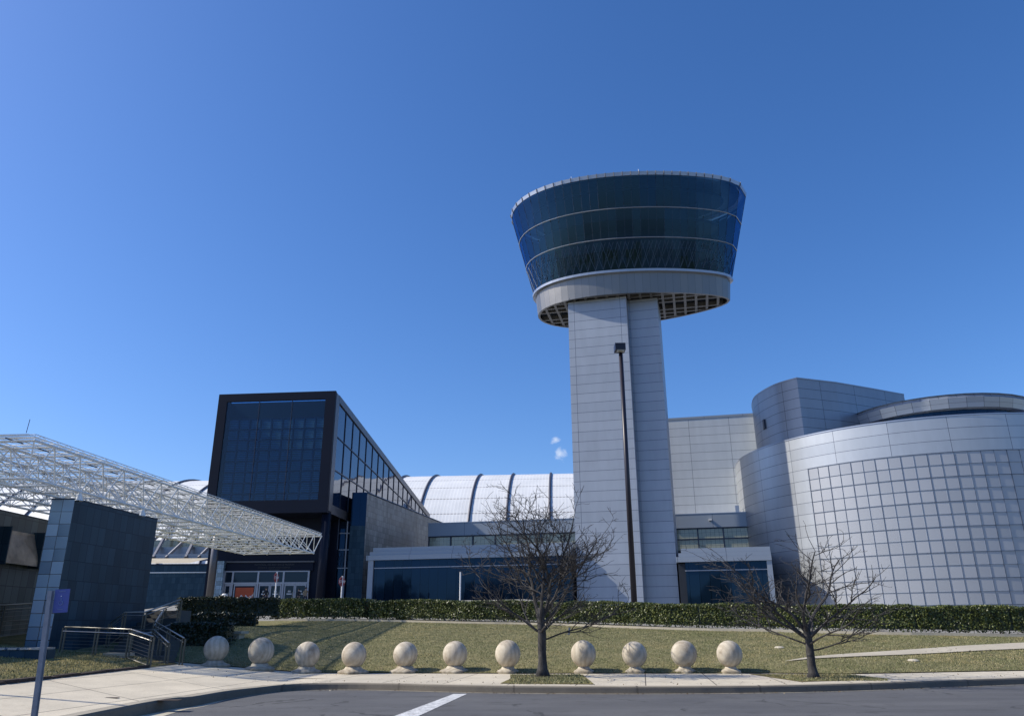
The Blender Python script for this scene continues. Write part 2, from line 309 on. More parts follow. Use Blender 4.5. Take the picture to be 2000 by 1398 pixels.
MT['walla'] = panel('sunlit_wall_panel', (.62, .64, .65), 4.6, 1.0, seam=.035, rough=.4, metal=.25, var=.04, tilt=.008, u0=1.3, seamcol=(.10, .11, .14), stain=.12, wob=.01)  # same cladding, its sunlit brightness put into the colour
MT['mullg'] = plain('grid_mullion', (.10, .12, .16), .4, .4)
MT['fritt'] = panel('fritted_square', (.38, .39, .41), 1.04, 1.04, seam=.12, rough=.34, metal=.35, var=.06, tilt=.008, seamcol=(.44, .46, .49), v0=15.48 - 1.04 * 15, u0=213.9 * math.pi / 180 * 18.4)
MT['fascia'] = panel('fascia_metal', (.31, .345, .39), 4.4, 9, seam=.03, rough=.42, metal=.35, var=.03, tilt=.004)
MT['deckf'] = panel('deck_fascia_metal', (.23, .225, .22), 1.15, 20, seam=.03, rough=.38, metal=.7, var=.08, tilt=.03, seamcol=(.10, .10, .10), wob=.06)
MT['soffit'] = plain('soffit_metal', (.19, .18, .17), .5, .4, scale=2)
MT['trim'] = plain('silver_trim', (.36, .39, .45), .35, .6, scale=2, var=.04)
MT['bluegl'] = panel('blue_tower_glass', (.004, .016, .042), 60, 60, seam=.0, rough=.03, metal=0, var=.2, tilt=.012, ior=1.7, wob=.016, stint=(.25, .52, 1))
MT['deckgl'] = seeglass('deck_window_glass', (.46, .70, .90), .02, 1.0, (.24, .55, 1.0), 1.62, .022)
MT['lattice'] = plain('lattice_steel', (.07, .11, .17), .5, .2)
MT['mull'] = plain('dark_mullion', (.035, .045, .07), .4, .5)
MT['tile'] = panel('slate_tile', (.020, .042, .062), .42, .62, seam=.022, rough=.38, metal=0, var=.16, tilt=.03, cell2=(.035, .062, .082), stain=.45, brick=.37, seamcol=(.008, .014, .024), ior=1.5, stint=(.4, .7, 1))
MT['tile2'] = panel('grey_green_slate_tile', (.065, .09, .10), .42, .62, seam=.022, rough=.3, metal=0, var=.2, tilt=.03, cell2=(.11, .14, .145), stain=.3, seamcol=(.012, .017, .025), ior=1.55)
MT['tileb'] = panel('weathered_slate_tile', (.21, .215, .205), .62, .60, seam=.03, rough=.45, metal=0, var=.18, tilt=.02, cell2=(.30, .30, .28), stain=.6, brick=.5, seamcol=(.035, .04, .045))
MT['tilef'] = panel('sky_lit_blue_tile', (.14, .23, .31), .39, .405, seam=.022, rough=.18, metal=.0, var=.22, tilt=.05, cell2=(.24, .34, .43), seamcol=(.015, .02, .03), ior=1.9, v0=5.7 - 8.1)  # bluish tiles, with the reflected sky put into their pale colour
MT['darkm'] = panel('dark_metal_cladding', (.009, .013, .026), 3.1, 3.4, seam=.025, rough=.45, metal=.1, var=.05, tilt=.004, seamcol=(.01, .01, .015))
MT['darkm'].node_tree.nodes['Principled BSDF'].inputs['Specular IOR Level'].default_value = .15
MT['darkm2'] = plain('bronze_grey_frame', (.12, .115, .12), .4, .5, var=.06)
MT['boxgl'] = seeglass('front_box_glass', (.45, .68, .88), .02, .5)
MT['sidegl'] = panel('side_box_glass', (.010, .016, .035), 2.83, 60, seam=0, rough=.02, metal=0, var=.1, tilt=.010, ior=2.3, wob=.02, stint=(.75, .85, 1))
MT['louver'] = plain('louver_panel', (.75, .84, .82), .5, .0, var=.15)
MT['lobbygl'] = panel('lobby_glass', (.006, .016, .030), .92, 40, seam=.045, rough=.04, metal=0, var=.3, tilt=.010, ior=1.5, seamcol=(.001, .002, .003), wob=.01, stint=(.2, .45, .9))
MT['tangl'] = panel('screened_glass', (.30, .29, .20), .45, .45, seam=.03, rough=.12, metal=0, var=.1, tilt=.01, ior=1.9, seamcol=(.06, .065, .05))
MT['cabin'] = plain('cabin_interior', (.005, .012, .034), .7)
MT['interior'] = plain('dark_interior', (.012, .018, .028), .8)
def m_hangar():
    m, t, b = newmat('white_roof_metal'); setp(b, (.72, .73, .72), .55, .1)
    uv = N(t, 'ShaderNodeUVMap'); sp = N(t, 'ShaderNodeSeparateXYZ'); t.links.new(uv.outputs[0], sp.inputs[0])
    c = ramp(t, noise(t, .25, 6, stretch=(1, 1, .3)), [(.3, (.66, .67, .66)), (.7, (.78, .785, .77))])
    q = mth(t, 'FRACT', mth(t, 'DIVIDE', sp.outputs[0], .61)); ln = mth(t, 'GREATER_THAN', q, .90); c = mixc(t, mth(t, 'MULTIPLY', ln, .35), c, (.45, .46, .47))
    v = mth(t, 'DIVIDE', sp.outputs[1], 4.35); fr = mth(t, 'FRACT', v); lv = mth(t, 'LESS_THAN', fr, .045)
    dots = mth(t, 'LESS_THAN', mth(t, 'FRACT', mth(t, 'DIVIDE', sp.outputs[0], .61)), .55); lv2 = mth(t, 'MULTIPLY', lv, mth(t, 'ADD', mth(t, 'MULTIPLY', dots, .45), .4))
    c = mixc(t, lv2, c, (.16, .14, .13)); t.links.new(c, b.inputs['Base Color']); bump(t, b, mth(t, 'ABSOLUTE', mth(t, 'SUBTRACT', q, .5)), .35, .05); return m
MT['hangar'] = m_hangar()
MT['rib'] = plain('dark_rib', (.09, .09, .11), .5, .3)
MT['steel'] = plain('white_painted_steel', (.86, .86, .83), .45, 0, var=.04)
MT['canglass'] = seeglass('clear_roof_glass', (.9, .92, .92), .05, .6)
def m_frost():
    m, t, b = newmat('frosted_roof_glass'); t.nodes.remove(b); out = t.nodes['Material Output']
    tr = N(t, 'ShaderNodeBsdfTransparent'); tr.inputs[0].default_value = (.75, .77, .78, 1); tl = N(t, 'ShaderNodeBsdfTranslucent'); tl.inputs[0].default_value = (.30, .31, .30, 1)
    df = N(t, 'ShaderNodeBsdfDiffuse'); df.inputs[0].default_value = (.20, .21, .20, 1); a = N(t, 'ShaderNodeMixShader'); a.inputs[0].default_value = .5; t.links.new(tl.outputs[0], a.inputs[1]); t.links.new(df.outputs[0], a.inputs[2])
    mx = N(t, 'ShaderNodeMixShader'); t.links.new(ramp(t, noise(t, 2.2, 5), [(.35, (.2, .2, .2)), (.65, (.6, .6, .6))]), mx.inputs[0]); t.links.new(tr.outputs[0], mx.inputs[1]); t.links.new(a.outputs[0], mx.inputs[2]); t.links.new(mx.outputs[0], out.inputs[0]); return m
MT['frost'] = m_frost()
MT['rail'] = plain('stainless_rail', (.42, .40, .36), .3, .8, var=.1, scale=6)
MT['post'] = plain('rail_post', (.17, .155, .12), .4, .5, var=.1)
MT['galv'] = plain('galvanised_steel', (.30, .295, .31), .45, .2, var=.15, scale=10)
MT['bronze'] = plain('dark_bronze_pole', (.020, .017, .026), .4, .1, var=.1)
MT['lens'] = plain('lamp_lens', (.35, .36, .34), .15, 0)
MT['signblue'] = plain('blue_sign_paint', (.10, .12, .36), .4, 0, var=.08)
MT['signred'] = plain('red_sign_paint', (.22, .03, .035), .4, 0)
MT['white'] = plain('white_paint', (.72, .72, .72), .45, 0, var=.05)
MT['faint'] = plain('grey_blue_lettering', (.28, .34, .52), .5, 0)
MT['dim'] = plain('dull_metal_lettering', (.05, .055, .06), .5, .3)
MT['orange'] = plain('orange_banner', (.42, .07, .02), .6, 0)
MT['green'] = plain('green_bin', (.02, .12, .03), .5, 0)
MT['doorf'] = plain('grey_door_frame', (.36, .37, .41), .4, .4, var=.05)
MT['doorgl'] = panel('door_glass', (.012, .022, .035), 50, 50, seam=0, rough=.04, metal=0, var=.1, tilt=.006, ior=1.5, stint=(.4, .6, .9))
MT['skin'] = plain('skin', (.42, .26, .18), .6); MT['hair'] = plain('dark_hair', (.02, .014, .01), .6)
MT['tan'] = plain('tan_shirt', (.34, .24, .14), .9); MT['blackc'] = plain('black_coat', (.015, .016, .02), .9); MT['jean'] = plain('dark_trousers', (.03, .035, .06), .9)
MT['metalseat'] = plain('polished_slat', (.55, .56, .58), .22, .6, var=.05)
MT['litter'] = m_leaf('dry_leaf_bits', (.10, .065, .03), (.22, .16, .09))
MT['woods'] = m_leaf('far_woods_leaf', (.035, .032, .022), (.07, .062, .04))

def m_trans(name, c):
    m, t, b = newmat(name); t.nodes.remove(b); a = N(t, 'ShaderNodeBsdfTranslucent'); a.inputs[0].default_value = (*c, 1); d = N(t, 'ShaderNodeBsdfDiffuse'); d.inputs[0].default_value = (*c, 1); x = N(t, 'ShaderNodeMixShader'); x.inputs[0].default_value = .45
    t.links.new(a.outputs[0], x.inputs[1]); t.links.new(d.outputs[0], x.inputs[2]); t.links.new(x.outputs[0], t.nodes['Material Output'].inputs[0]); return m
MT['louvret'] = m_trans('frosted_louvre', (.80, .88, .86))
def text_mesh(name, s, size, mat, M, parent, align='CENTER', ext=.004):
    cu = bpy.data.curves.new(name, 'FONT'); cu.body = s; cu.size = size; cu.align_x = align; cu.extrude = ext
    tmp = bpy.data.objects.new(name + '_tmp', cu); COL.objects.link(tmp); bpy.context.view_layer.update()
    me = bpy.data.meshes.new_from_object(tmp.evaluated_get(bpy.context.evaluated_depsgraph_get())); bpy.data.objects.remove(tmp)
    me.name = name; me.materials.clear(); me.materials.append(mat); o = bpy.data.objects.new(name, me); COL.objects.link(o); o.matrix_world = M
    if parent is not None:
        o.parent = parent; bpy.context.view_layer.update(); o.matrix_parent_inverse = parent.matrix_world.inverted()
    return o
def frame(o, ax):   # world matrix: local x along ax (horizontal), local y up, local z towards the viewer side
    x = Vector((ax[0], ax[1], 0)).normalized(); z = Vector((x.y, -x.x, 0)); y = Vector((0, 0, 1))
    return Matrix(((x.x, y.x, z.x, o[0]), (x.y, y.y, z.y, o[1]), (x.z, y.z, z.z, o[2]), (0, 0, 0, 1)))
def lframe(o, ax):  # local x along ax, local y horizontal going away, local z up
    x = Vector((ax[0], ax[1], 0)).normalized(); y = Vector((-x.y, x.x, 0))
    return Matrix(((x.x, y.x, 0, o[0]), (x.y, y.y, 0, o[1]), (0, 0, 1, o[2]), (0, 0, 0, 1)))
def interp(x, L):
    if x <= L[0][0]: return L[0][1:]
    for a, b in zip(L, L[1:]):
        if x <= b[0]:
            t = (x - a[0]) / (b[0] - a[0]); t = t * t * (3 - 2 * t) * .35 + t * .65
            return tuple(p + (q - p) * t for p, q in zip(a[1:], b[1:]))
    return L[-1][1:]
# ------------------------------------------------------------------ ground shape
def zp(x, y): return .17 + .08 * max(0, -6.5 - x) * (1 if x > -16 else 1)
KB = [(-7.3, 5), (-7.21, 16.16), (-6.9, 18.02), (-6.76, 19.59), (-6.48, 20.98), (-6.1, 21.91), (-5.5, 22.35), (-4.47, 22.42), (-3.31, 22.13), (-1.7, 21.5), (-.05, 21.0), (2.96, 20.6), (6.25, 20.66), (9.1, 21.31), (10.9, 21.95), (14.02, 22.95), (20, 24.9), (34, 29.5), (70, 41)]
BERM = [(-30, 52, 2.1), (-15.8, 50, 1.97), (-10, 48.5, 1.93), (0, 44, 1.68), (9.4, 38, 1.33), (17, 34.5, 1.14), (21, 33.6, 1.06), (30, 33, .95), (60, 36, .9)]
SB = [(-30, 26.6), (-10, 26.9), (-5, 26.9), (0, 26.2), (8, 25.5), (10, 24.95), (16.6, 26.2), (24, 28.6), (34, 32), (60, 35)]
def kerbY(x): return interp(x, [(-3.31, 22.13), (-.05, 21.0), (2.96, 20.6), (6.25, 20.66), (9.1, 21.31), (14.02, 22.95), (20, 24.9), (34, 29.5), (70, 41)])[0]
def gz(x, y):
    sb = interp(x, SB)[0]; by, bz = interp(x, BERM)
    zs = zp(x, y) + .03
    if y <= sb: return zs
    if y <= by:
        t = (y - sb) / (by - sb); lift = .45 * math.exp(-((x + 11.5) / 2.6) ** 2) * math.sin(math.pi * min(1, t * 1.6)) if x < -7 else 0
        return zs + (bz - zs) * (t ** .82) + lift
    t = min(1, (y - by) / 16); t = t * t * (3 - 2 * t)
    return bz + (3.45 - 1.35 * max(0, min(1, (x - 1) / 11)) - .7 * max(0, min(1, (-27 - x) / 5)) - bz) * t
def offs(L, d):   # offset an open polyline to its left by d
    out = []
    for i, p in enumerate(L):
        a = L[max(i - 1, 0)]; b = L[min(i + 1, len(L) - 1)]; dx, dy = b[0] - a[0], b[1] - a[1]; n = math.hypot(dx, dy); out.append((p[0] - dy / n * d, p[1] + dx / n * d))
    return out
def smooth(L, k=4):
    out = []
    for i in range(len(L) - 1):
        p0 = L[max(i - 1, 0)]; p1 = L[i]; p2 = L[i + 1]; p3 = L[min(i + 2, len(L) - 1)]
        for j in range(k):
            t = j / k; out.append(tuple(.5 * (2 * p1[c] + (p2[c] - p0[c]) * t + (2 * p0[c] - 5 * p1[c] + 4 * p2[c] - p3[c]) * t * t + (3 * p1[c] - p0[c] - 3 * p2[c] + p3[c]) * t ** 3) for c in range(len(p1))))
    return out + [L[-1]]
KBs = smooth(KB)
# ground sheet to the horizon, road on it
m = MB(); m.face([(-1500, -1500, -.06), (1500, -1500, -.06), (1500, 1500, -.06), (-1500, 1500, -.06)]); struct(m.build('ground', MT['grass']))
m = MB(); poly = [(-7.3, -60), (90, -60), (90, 41)] + KBs[::-1]
m.face([(x, y, -.0) for x, y in poly]); struct(m.build('road', MT['asphalt']))
m = MB(); m.face([(-40, -60, -.004), (-7.3, -60, -.004), (-7.3, 5, -.004), (-40, 5, -.004)]); struct(m.build('street', MT['asphalt']))
# gutter strip, kerb, pavement
g1 = offs(KBs, 0); gw = [.06 + .70 * max(0, min(1, (19.5 - p[1]) / 5.5)) if p[0] < -5 else .07 for p in KBs]
g2 = [offs(KBs, -w)[i] for i, w in enumerate(gw)]
m = MB()
for i in range(len(KBs) - 1): m.face([(*g2[i], .004), (*g2[i + 1], .004), (*g1[i + 1], .004), (*g1[i], .004)])
struct(m.build('gutter', MT['gutter']))
def strip3(prof, L, name, mat):
    mm = MB(); lines = [(offs(L, d), z) for d, z in prof]; u = 0
    for i in range(len(L) - 1):
        du = math.hypot(L[i + 1][0] - L[i][0], L[i + 1][1] - L[i][1])
        for (A, z0), (B, z1) in zip(lines, lines[1:]):
            f = lambda P, z: (P[0], P[1], z + (zp(*P) - .17 if z > .03 else 0))
            mm.face([f(A[i], z0), f(A[i + 1], z0), f(B[i + 1], z1), f(B[i], z1)])
        u += du
    return mm.build(name, mat)
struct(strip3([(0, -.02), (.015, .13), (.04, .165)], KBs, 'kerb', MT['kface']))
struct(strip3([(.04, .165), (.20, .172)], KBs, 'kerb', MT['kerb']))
kb2 = offs(KBs, .20)
# pavement: main band to the sphere line (the plaza widens to the left)
def grid_sheet(xs, yfun0, yfun1, zf, ny, dz=0):
    V = []; F = []
    for i, x in enumerate(xs):
        a, b = yfun0(x), yfun1(x)
        for j in range(ny + 1):
            y = a + (b - a) * j / ny; V.append((x, y, zf(x, y) + dz))
    for i in range(len(xs) - 1):
        for j in range(ny):
            q = i * (ny + 1) + j; F.append((q, q + ny + 1, q + ny + 2, q + 1))
    return np.array(V), np.array(F)
xs = np.linspace(-5.3, 60, 132)
V, F = grid_sheet(xs, lambda x: (interp(x, [(p[0], p[1]) for p in kb2 if p[0] > -5.6 and p[1] > 20])[0]), lambda x: interp(x, SB)[0] + .1, lambda x, y: zp(x, y) + .003, 4)
struct(npmesh('pavement', V, F, MT['walk']))
# left plaza: from the road edge to the grass edge at x=-10.65 and back to the stairs
PZ = [p for p in kb2 if p[0] < -5.25 and p[1] < 22.7]
m = MB(); rows = []
for p in PZ + [(-5.3, 22.6), (-5.3, 26.9)]: pass
ys = [3, 6, 9, 12, 14.5, 16, 17, 18, 19, 20, 20.6, 21.2, 21.8, 22.2, 22.5, 23.2, 24.3, 25.2, 26.95]
pl = sorted([(p[1], p[0]) for p in PZ]); 
def rightx(y): return -5.3 if y > 22.45 else interp(y, pl)[0]
def leftx(y): return -26 if y < 13 else (-10.66 if y < 24.3 else -12.6)
for a, b in zip(ys, ys[1:]):
    lx = leftx((a + b) / 2); ra, rb = rightx(a), rightx(b); n = 5
    for k in range(n):
        P = lambda t, y, r: (lx + (r - lx) * t, y)
        q = [P(k / n, a, ra), P((k + 1) / n, a, ra), P((k + 1) / n, b, rb), P(k / n, b, rb)]
        m.face([(x, y, zp(x, y) + .003) for x, y in q])
# the slope starts at x=-6.5; split faces follow it closely enough
struct(m.build('plaza', MT['plaza']))
# grass by the plaza on the left, soil edge
V, F = grid_sheet(np.linspace(-26, -10.66, 24), lambda x: 13.0, lambda x: 26.4, lambda x, y: zp(x, y) + .02 + .13 * max(0, min(1, (y - 19) / 6)) * max(0, min(1, (-10.7 - x) / 1.2)) + random.uniform(-.012, .012), 22)
struct(npmesh('grass_bank', V, F, MT['drygrass']))
m = MB()
for i in range(26):
    y = 13.2 + i * .42; x = -10.66; w = .16 + random.uniform(-.04, .05)
    m.box(x - w, x + .03, y, y + .40, zp(x, y) - .05, zp(x, y) + .05 + random.uniform(0, .03))
tag(m.build('edging', MT['soil']), 'dark soil edging strip between the left grass bank and pale plaza', 'edging')
# lawn and terrace as one shaped sheet
def sheet(name, x0, x1, nx, y0f, y1f, ny, mat, dz=.0, zf=gz):
    V, F = grid_sheet(np.linspace(x0, x1, nx), y0f, y1f, zf, ny, dz); return struct(npmesh(name, V, F, mat))
lawn = sheet('lawn', -30, 62, 180, lambda x: interp(x, SB)[0], lambda x: interp(x, BERM)[0], 30, MT['grass'])
terr = sheet('terrace', -60, 100, 80, lambda x: interp(x, BERM)[0], lambda x: 140, 60, MT['pav'])
# road marking
m = MB(); m.face([(-2.26, 15.91, .006), (-1.80, 15.91, .006), (-1.17, 20.85, .006), (-1.50, 20.85, .006)]); m.face([(-3.3, 9.9, .006), (-2.84, 9.9, .006), (-1.80, 15.91, .006), (-2.26, 15.91, .006)])
struct(m.build('road_marking', MT['paint']))
# verges (grass pits) round the two trees
def pit(name, poly, z=.185):
    mm = MB(); mm.face([(x, y, z) for x, y in poly]); return struct(mm.build(name, MT['drygrass']))
pit('verge', [(-.36, 21.75), (2.05, 21.25), (2.1, 25.35), (-.05, 25.45), (.12, 25.2)])
pit('verge', [(7.5, 21.75), (10.3, 22.6), (9.95, 24.4), (7.15, 25.25)])
# path across the lawn on the right
PA = [(8.9, 27.1, .02), (9.9, 27.6, .30), (11.5, 28.3, .62), (13.5, 29.0, .9), (16, 29.9, 1.1), (19, 30.9, 1.25), (23, 32.0, 1.35), (30, 33.4, 1.4)]
PAs = smooth(PA, 5); m = MB()
for a, b in zip(PAs, PAs[1:]):
    d = Vector((b[0] - a[0], b[1] - a[1])).normalized(); n = Vector((-d.y, d.x))
    qa = [(a[0] - n.x * a[2] / 2, a[1] - n.y * a[2] / 2), (a[0] + n.x * a[2] / 2, a[1] + n.y * a[2] / 2)]; qb = [(b[0] - n.x * b[2] / 2, b[1] - n.y * b[2] / 2), (b[0] + n.x * b[2] / 2, b[1] + n.y * b[2] / 2)]
    m.face([(x, y, gz(x, y) + .03) for x, y in (qa[0], qb[0], qb[1], qa[1])])
struct(m.build('path', MT['gutter']))
# low kerb in front of the hedge
bl = [(x, interp(x, BERM)[0]) for x in np.linspace(-14.6, 44, 70)]
m = MB(); A, B = offs(bl, -.13), offs(bl, .13)
for i in range(len(bl) - 1):
    z = lambda p: interp(p[0], BERM)[1]
    for (P, d0), (Q, d1) in (((A, -.05), (A, .10)), ((A, .10), (B, .10)), ((B, .10), (B, -.05))):
        m.face([(*P[i], z(P[i]) + d0), (*P[i + 1], z(P[i + 1]) + d0), (*Q[i + 1], z(Q[i + 1]) + d1), (*Q[i], z(Q[i]) + d1)])
tag(m.build('garden_kerb', MT['cast']), 'long pale concrete edging kerb between lawn and hedge', 'kerb')

A, B = offs(bl, .14), offs(bl, 2.2); m = MB()
for i in range(len(bl) - 1): m.face([(*A[i], gz(*A[i]) + .06), (*A[i + 1], gz(*A[i + 1]) + .06), (*B[i + 1], gz(*B[i + 1]) + .05), (*B[i], gz(*B[i]) + .05)])
struct(m.build('planting_bed', MT['soil']))
# ------------------------------------------------------------------ grass blades
def blades(name, n, xr, yfun0, yfun1, zf, h, mat, w=.016):
    x = rng.uniform(*xr, n); u = rng.random(n) ** 1.0
    y0 = np.array([yfun0(a) for a in x]); y1 = np.array([yfun1(a) for a in x]); y = y0 + (y1 - y0) * u
    keep = np.ones(n, bool); q = np.array(PAs)
    if name == 'lawn_grass':
        for p0, p1 in zip(q, q[1:]):
            d = p1[:2] - p0[:2]; t = np.clip(((x - p0[0]) * d[0] + (y - p0[1]) * d[1]) / (d @ d), 0, 1); dist = np.hypot(x - p0[0] - t * d[0], y - p0[1] - t * d[1]); keep &= dist > (p0[2] * .5 - .05)
    x, y = x[keep], y[keep]; n = len(x)
    z = np.array([zf(a, b) for a, b in zip(x, y)]); hh = h * rng.uniform(.4, 1.2, n); a = rng.uniform(0, math.pi, n); lx = rng.normal(0, h * .45, n); ly = rng.normal(0, h * .45, n)
    V = np.empty((n, 3, 3)); V[:, 0] = np.c_[x - np.cos(a) * w, y - np.sin(a) * w, z - .01]; V[:, 1] = np.c_[x + np.cos(a) * w, y + np.sin(a) * w, z - .01]; V[:, 2] = np.c_[x + lx, y + ly, z + hh]
    o = npmesh(name, V.reshape(-1, 3), np.arange(3 * n).reshape(-1, 3), mat); o['kind'] = 'stuff'; return o
gm, t, b = newmat('grass_blade'); setp(b, (.1, .1, .03), .8, spec=.15)
gi = N(t, 'ShaderNodeNewGeometry'); cc = ramp(t, gi.outputs['Random Per Island'], [(0, (.12, .135, .06)), (.5, (.22, .215, .105)), (.9, (.34, .31, .18)), (1, (.46, .42, .28))])
cc = mixc(t, .7, cc, ramp(t, noise(t, .45, 7, rough=.7), [(.34, (.50, .66, .42)), (.5, (1, 1, 1)), (.62, (1.5, 1.28, 1.15))]), 'MULTIPLY'); t.links.new(cc, b.inputs['Base Color'])
tag(blades('lawn_grass', 190000, (-13, 27), lambda x: interp(x, SB)[0], lambda x: interp(x, BERM)[0] - .15, gz, .042, gm, .011), 'short winter turf blades on the sloping lawn behind the stone balls', 'grass')
def pathfree(): pass
tag(blades('verge_grass', 6000, (-.1, 2.0), lambda x: 21.45, lambda x: 25.3, lambda x, y: .187, .05, gm, .010), 'dry grass blades in the verge round the taller tree', 'grass')
tag(blades('verge_grass', 6000, (7.5, 9.9), lambda x: 22.0, lambda x: 24.6, lambda x, y: .187, .05, gm, .010), 'dry grass blades in the verge round the smaller tree', 'grass')
tag(blades('bank_grass', 30000, (-18.5, -10.75), lambda x: 14.5, lambda x: 26.0, lambda x, y: zp(x, y) + .02 + .13 * max(0, min(1, (y - 19) / 6)) * max(0, min(1, (-10.7 - x) / 1.2)), .05, gm, .010), 'rough grass blades on the left bank below the railings', 'grass')

# ------------------------------------------------------------------ hedges
def leaves(V_pts, nrm, size, name, mat, parent):
    n = len(V_pts); a = rng.normal(size=(n, 3)); a += nrm * .9; a /= np.linalg.norm(a, axis=1)[:, None]
    r = rng.normal(size=(n, 3)); t = np.cross(a, r); t /= np.linalg.norm(t, axis=1)[:, None]; b = np.cross(a, t); s = size * rng.uniform(.6, 1.4, n)[:, None]
    V = np.stack([V_pts - t * s, V_pts - b * s * .55, V_pts + t * s, V_pts + b * s * .55], 1)
    return npmesh(name, V.reshape(-1, 3), np.arange(4 * n).reshape(-1, 4), mat, parent)
def hnoise(x, y, z=0): return (math.sin(x * 1.7 + y * .6) + math.sin(x * 4.1 + z * 3.0 + 1.3) * .6 + math.sin(y * 5.3 + x * 2.2) * .4 + math.sin(z * 7 + x * 9.1) * .3) / 2.3
def hedge(label, line, width, h, n, size=.06, mat='leaf', zf=gz, base_lift=0.12, group='hedges beside the entrance'):
    root = thing('hedge', label, 'hedge', (line[0][0], line[0][1], zf(*line[0])), 0, group)
    L = np.array(line); seg = np.linalg.norm(np.diff(L, axis=0), axis=1); cum = np.r_[0, np.cumsum(seg)]; T = cum[-1]
    def at(s):
        i = min(len(seg) - 1, max(0, int(np.searchsorted(cum, s) - 1))); t = (s - cum[i]) / seg[i]; p = L[i] + (L[i + 1] - L[i]) * t; d = (L[i + 1] - L[i]) / seg[i]; return p, d
    # woody core
    mb = MB(); K = max(2, int(T / .6)); prev = None
    for k in range(K + 1):
        p, d = at(T * k / K); nn = np.array([-d[1], d[0]]); z = zf(*p); ww = width / 2 - .16; ring = []
        for (o, zz) in ((-ww, .22), (-ww, h - .16), (ww, h - .16), (ww, .22)): q = p + nn * o; ring.append((q[0], q[1], z + zz))
        if prev:
            for a in range(4): mb.face([prev[a], ring[a], ring[(a + 1) % 4], prev[(a + 1) % 4]])
        else: mb.face(ring)
        prev = ring
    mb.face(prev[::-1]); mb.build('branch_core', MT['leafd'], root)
    P = []; NN = []
    for _ in range(n):
        s = random.uniform(0, T); p, d = at(s); nn = np.array([-d[1], d[0]]); z0 = zf(*p); r = random.random()
        hh = h + .08 * hnoise(p[0] * .9, p[1]) + .04 * hnoise(p[0] * 3.1, p[1] * 2) - .02
        if r < .60: side = -1 if random.random() < .8 else 1; zz = random.random() ** .8 * (hh - base_lift) + base_lift; lump = .09 * hnoise(p[0] * 1.5, zz * 2, zz * 1.4); o = side * (width / 2 - .04 + lump - random.random() ** 2 * .16 - .10 * max(0, (.35 - zz)) / .35); nv = np.array([*(nn * side), .2])
        elif r < .93: o = random.uniform(-.5, .5) * width; zz = hh - random.random() ** 2 * .12 - .06 * (abs(o) / (width / 2)) ** 4; nv = np.array([0, 0, 1.0])
        else:
            e = random.choice((0, T)); p, d = at(e); o = random.uniform(-.5, .5) * width; zz = random.uniform(base_lift, hh); p = p + d * (random.uniform(-.08, .12) if e else random.uniform(-.12, .08)); nv = np.array([*(d * (1 if e else -1)), .1]); z0 = zf(*p)
        q = p + nn * o; P.append((q[0], q[1], z0 + zz)); NN.append(nv)
    leaves(np.array(P), np.array(NN), size, 'foliage', MT[mat], root)
    world_parts(root); return root
def hl(x0, x1, n, off=.95): 
    L = [(x, interp(x, BERM)[0]) for x in np.linspace(x0, x1, n)]; return offs(L, off)
hedge('clipped hedge behind lawn left of the small gap, partly in shade', hl(-15.0, -9.05, 8), 1.5, 1.28, 9000)
hedge('short rounded hedge bush standing alone between two long hedges', hl(-8.75, -7.15, 4), 1.45, 1.20, 3000)
hedge('very long clipped hedge running behind both trees to the right edge', hl(-6.95, 40, 40), 1.5, 1.22, 105000, .046)
zr = lambda b: (lambda x, y: b)
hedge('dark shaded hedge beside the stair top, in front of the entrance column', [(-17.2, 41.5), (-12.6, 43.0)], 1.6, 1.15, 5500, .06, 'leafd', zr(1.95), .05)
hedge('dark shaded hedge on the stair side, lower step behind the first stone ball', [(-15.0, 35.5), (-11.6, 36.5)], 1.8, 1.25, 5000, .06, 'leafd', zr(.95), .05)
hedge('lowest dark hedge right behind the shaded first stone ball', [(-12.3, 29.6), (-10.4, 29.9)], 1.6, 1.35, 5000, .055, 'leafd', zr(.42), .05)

# ------------------------------------------------------------------ stone balls
SP = [(-9.64, 26.6, .42, 'in full shade at the left end of the row'), (-8.15, 26.5, .32, 'second from the left, stained on its cheek'), (-6.75, 26.9, .2, 'third from the left, beside the dark stripes on the lawn'), (-5.18, 26.7, .2, 'fourth from the left, palest and smooth'),
      (-3.55, 26.95, .2, 'fifth from the left, below the lone rounded bush'), (-1.91, 26.8, .2, 'sixth from the left, with a wide flared base'), (-.19, 26.4, .2, 'just left of the taller tree trunk'), (2.22, 26.2, .2, 'just right of the taller tree trunk, dappled'),
      (3.83, 26.1, .2, 'second right of the taller tree, before the tower'), (5.38, 26.0, .2, 'third to the right of the taller tree'), (6.75, 25.75, .2, 'at the right end of the row, nearest the smaller tree')]
def ball_meshes():
    b = MB(); NN = 28
    prof = [(.4 * math.sin(math.pi * i / NN), -.4 * math.cos(math.pi * i / NN)) for i in range(NN + 1)]; prof[0] = (0, -.4); prof[-1] = (0, .4)
    b.lathe([(r * .985, z) for r, z in prof], (0, 0, .53), 40)
    p = MB(); pr = [(.49, -.03), (.50, .025), (.485, .05), (.38, .085), (.29, .12), (.25, .18), (.0, .19)]
    for i in range(len(pr) - 1):
        for k in range(40):
            def pt(k, r, z):
                a = 2 * math.pi * k / 40; q = 1 - .14 * (.5 - .5 * math.cos(4 * a + .9)) * min(1, r / .4); return (r * q * math.cos(a), r * q * math.sin(a), z)
            (r0, z0), (r1, z1) = pr[i], pr[i + 1]
            F = [pt(k, r0, z0), pt(k + 1, r0, z0), pt(k + 1, r1, z1), pt(k, r1, z1)]
            p.face(F if r1 > 0 else F[:3])
    return b, p
bb, pp = ball_meshes()
b0 = None
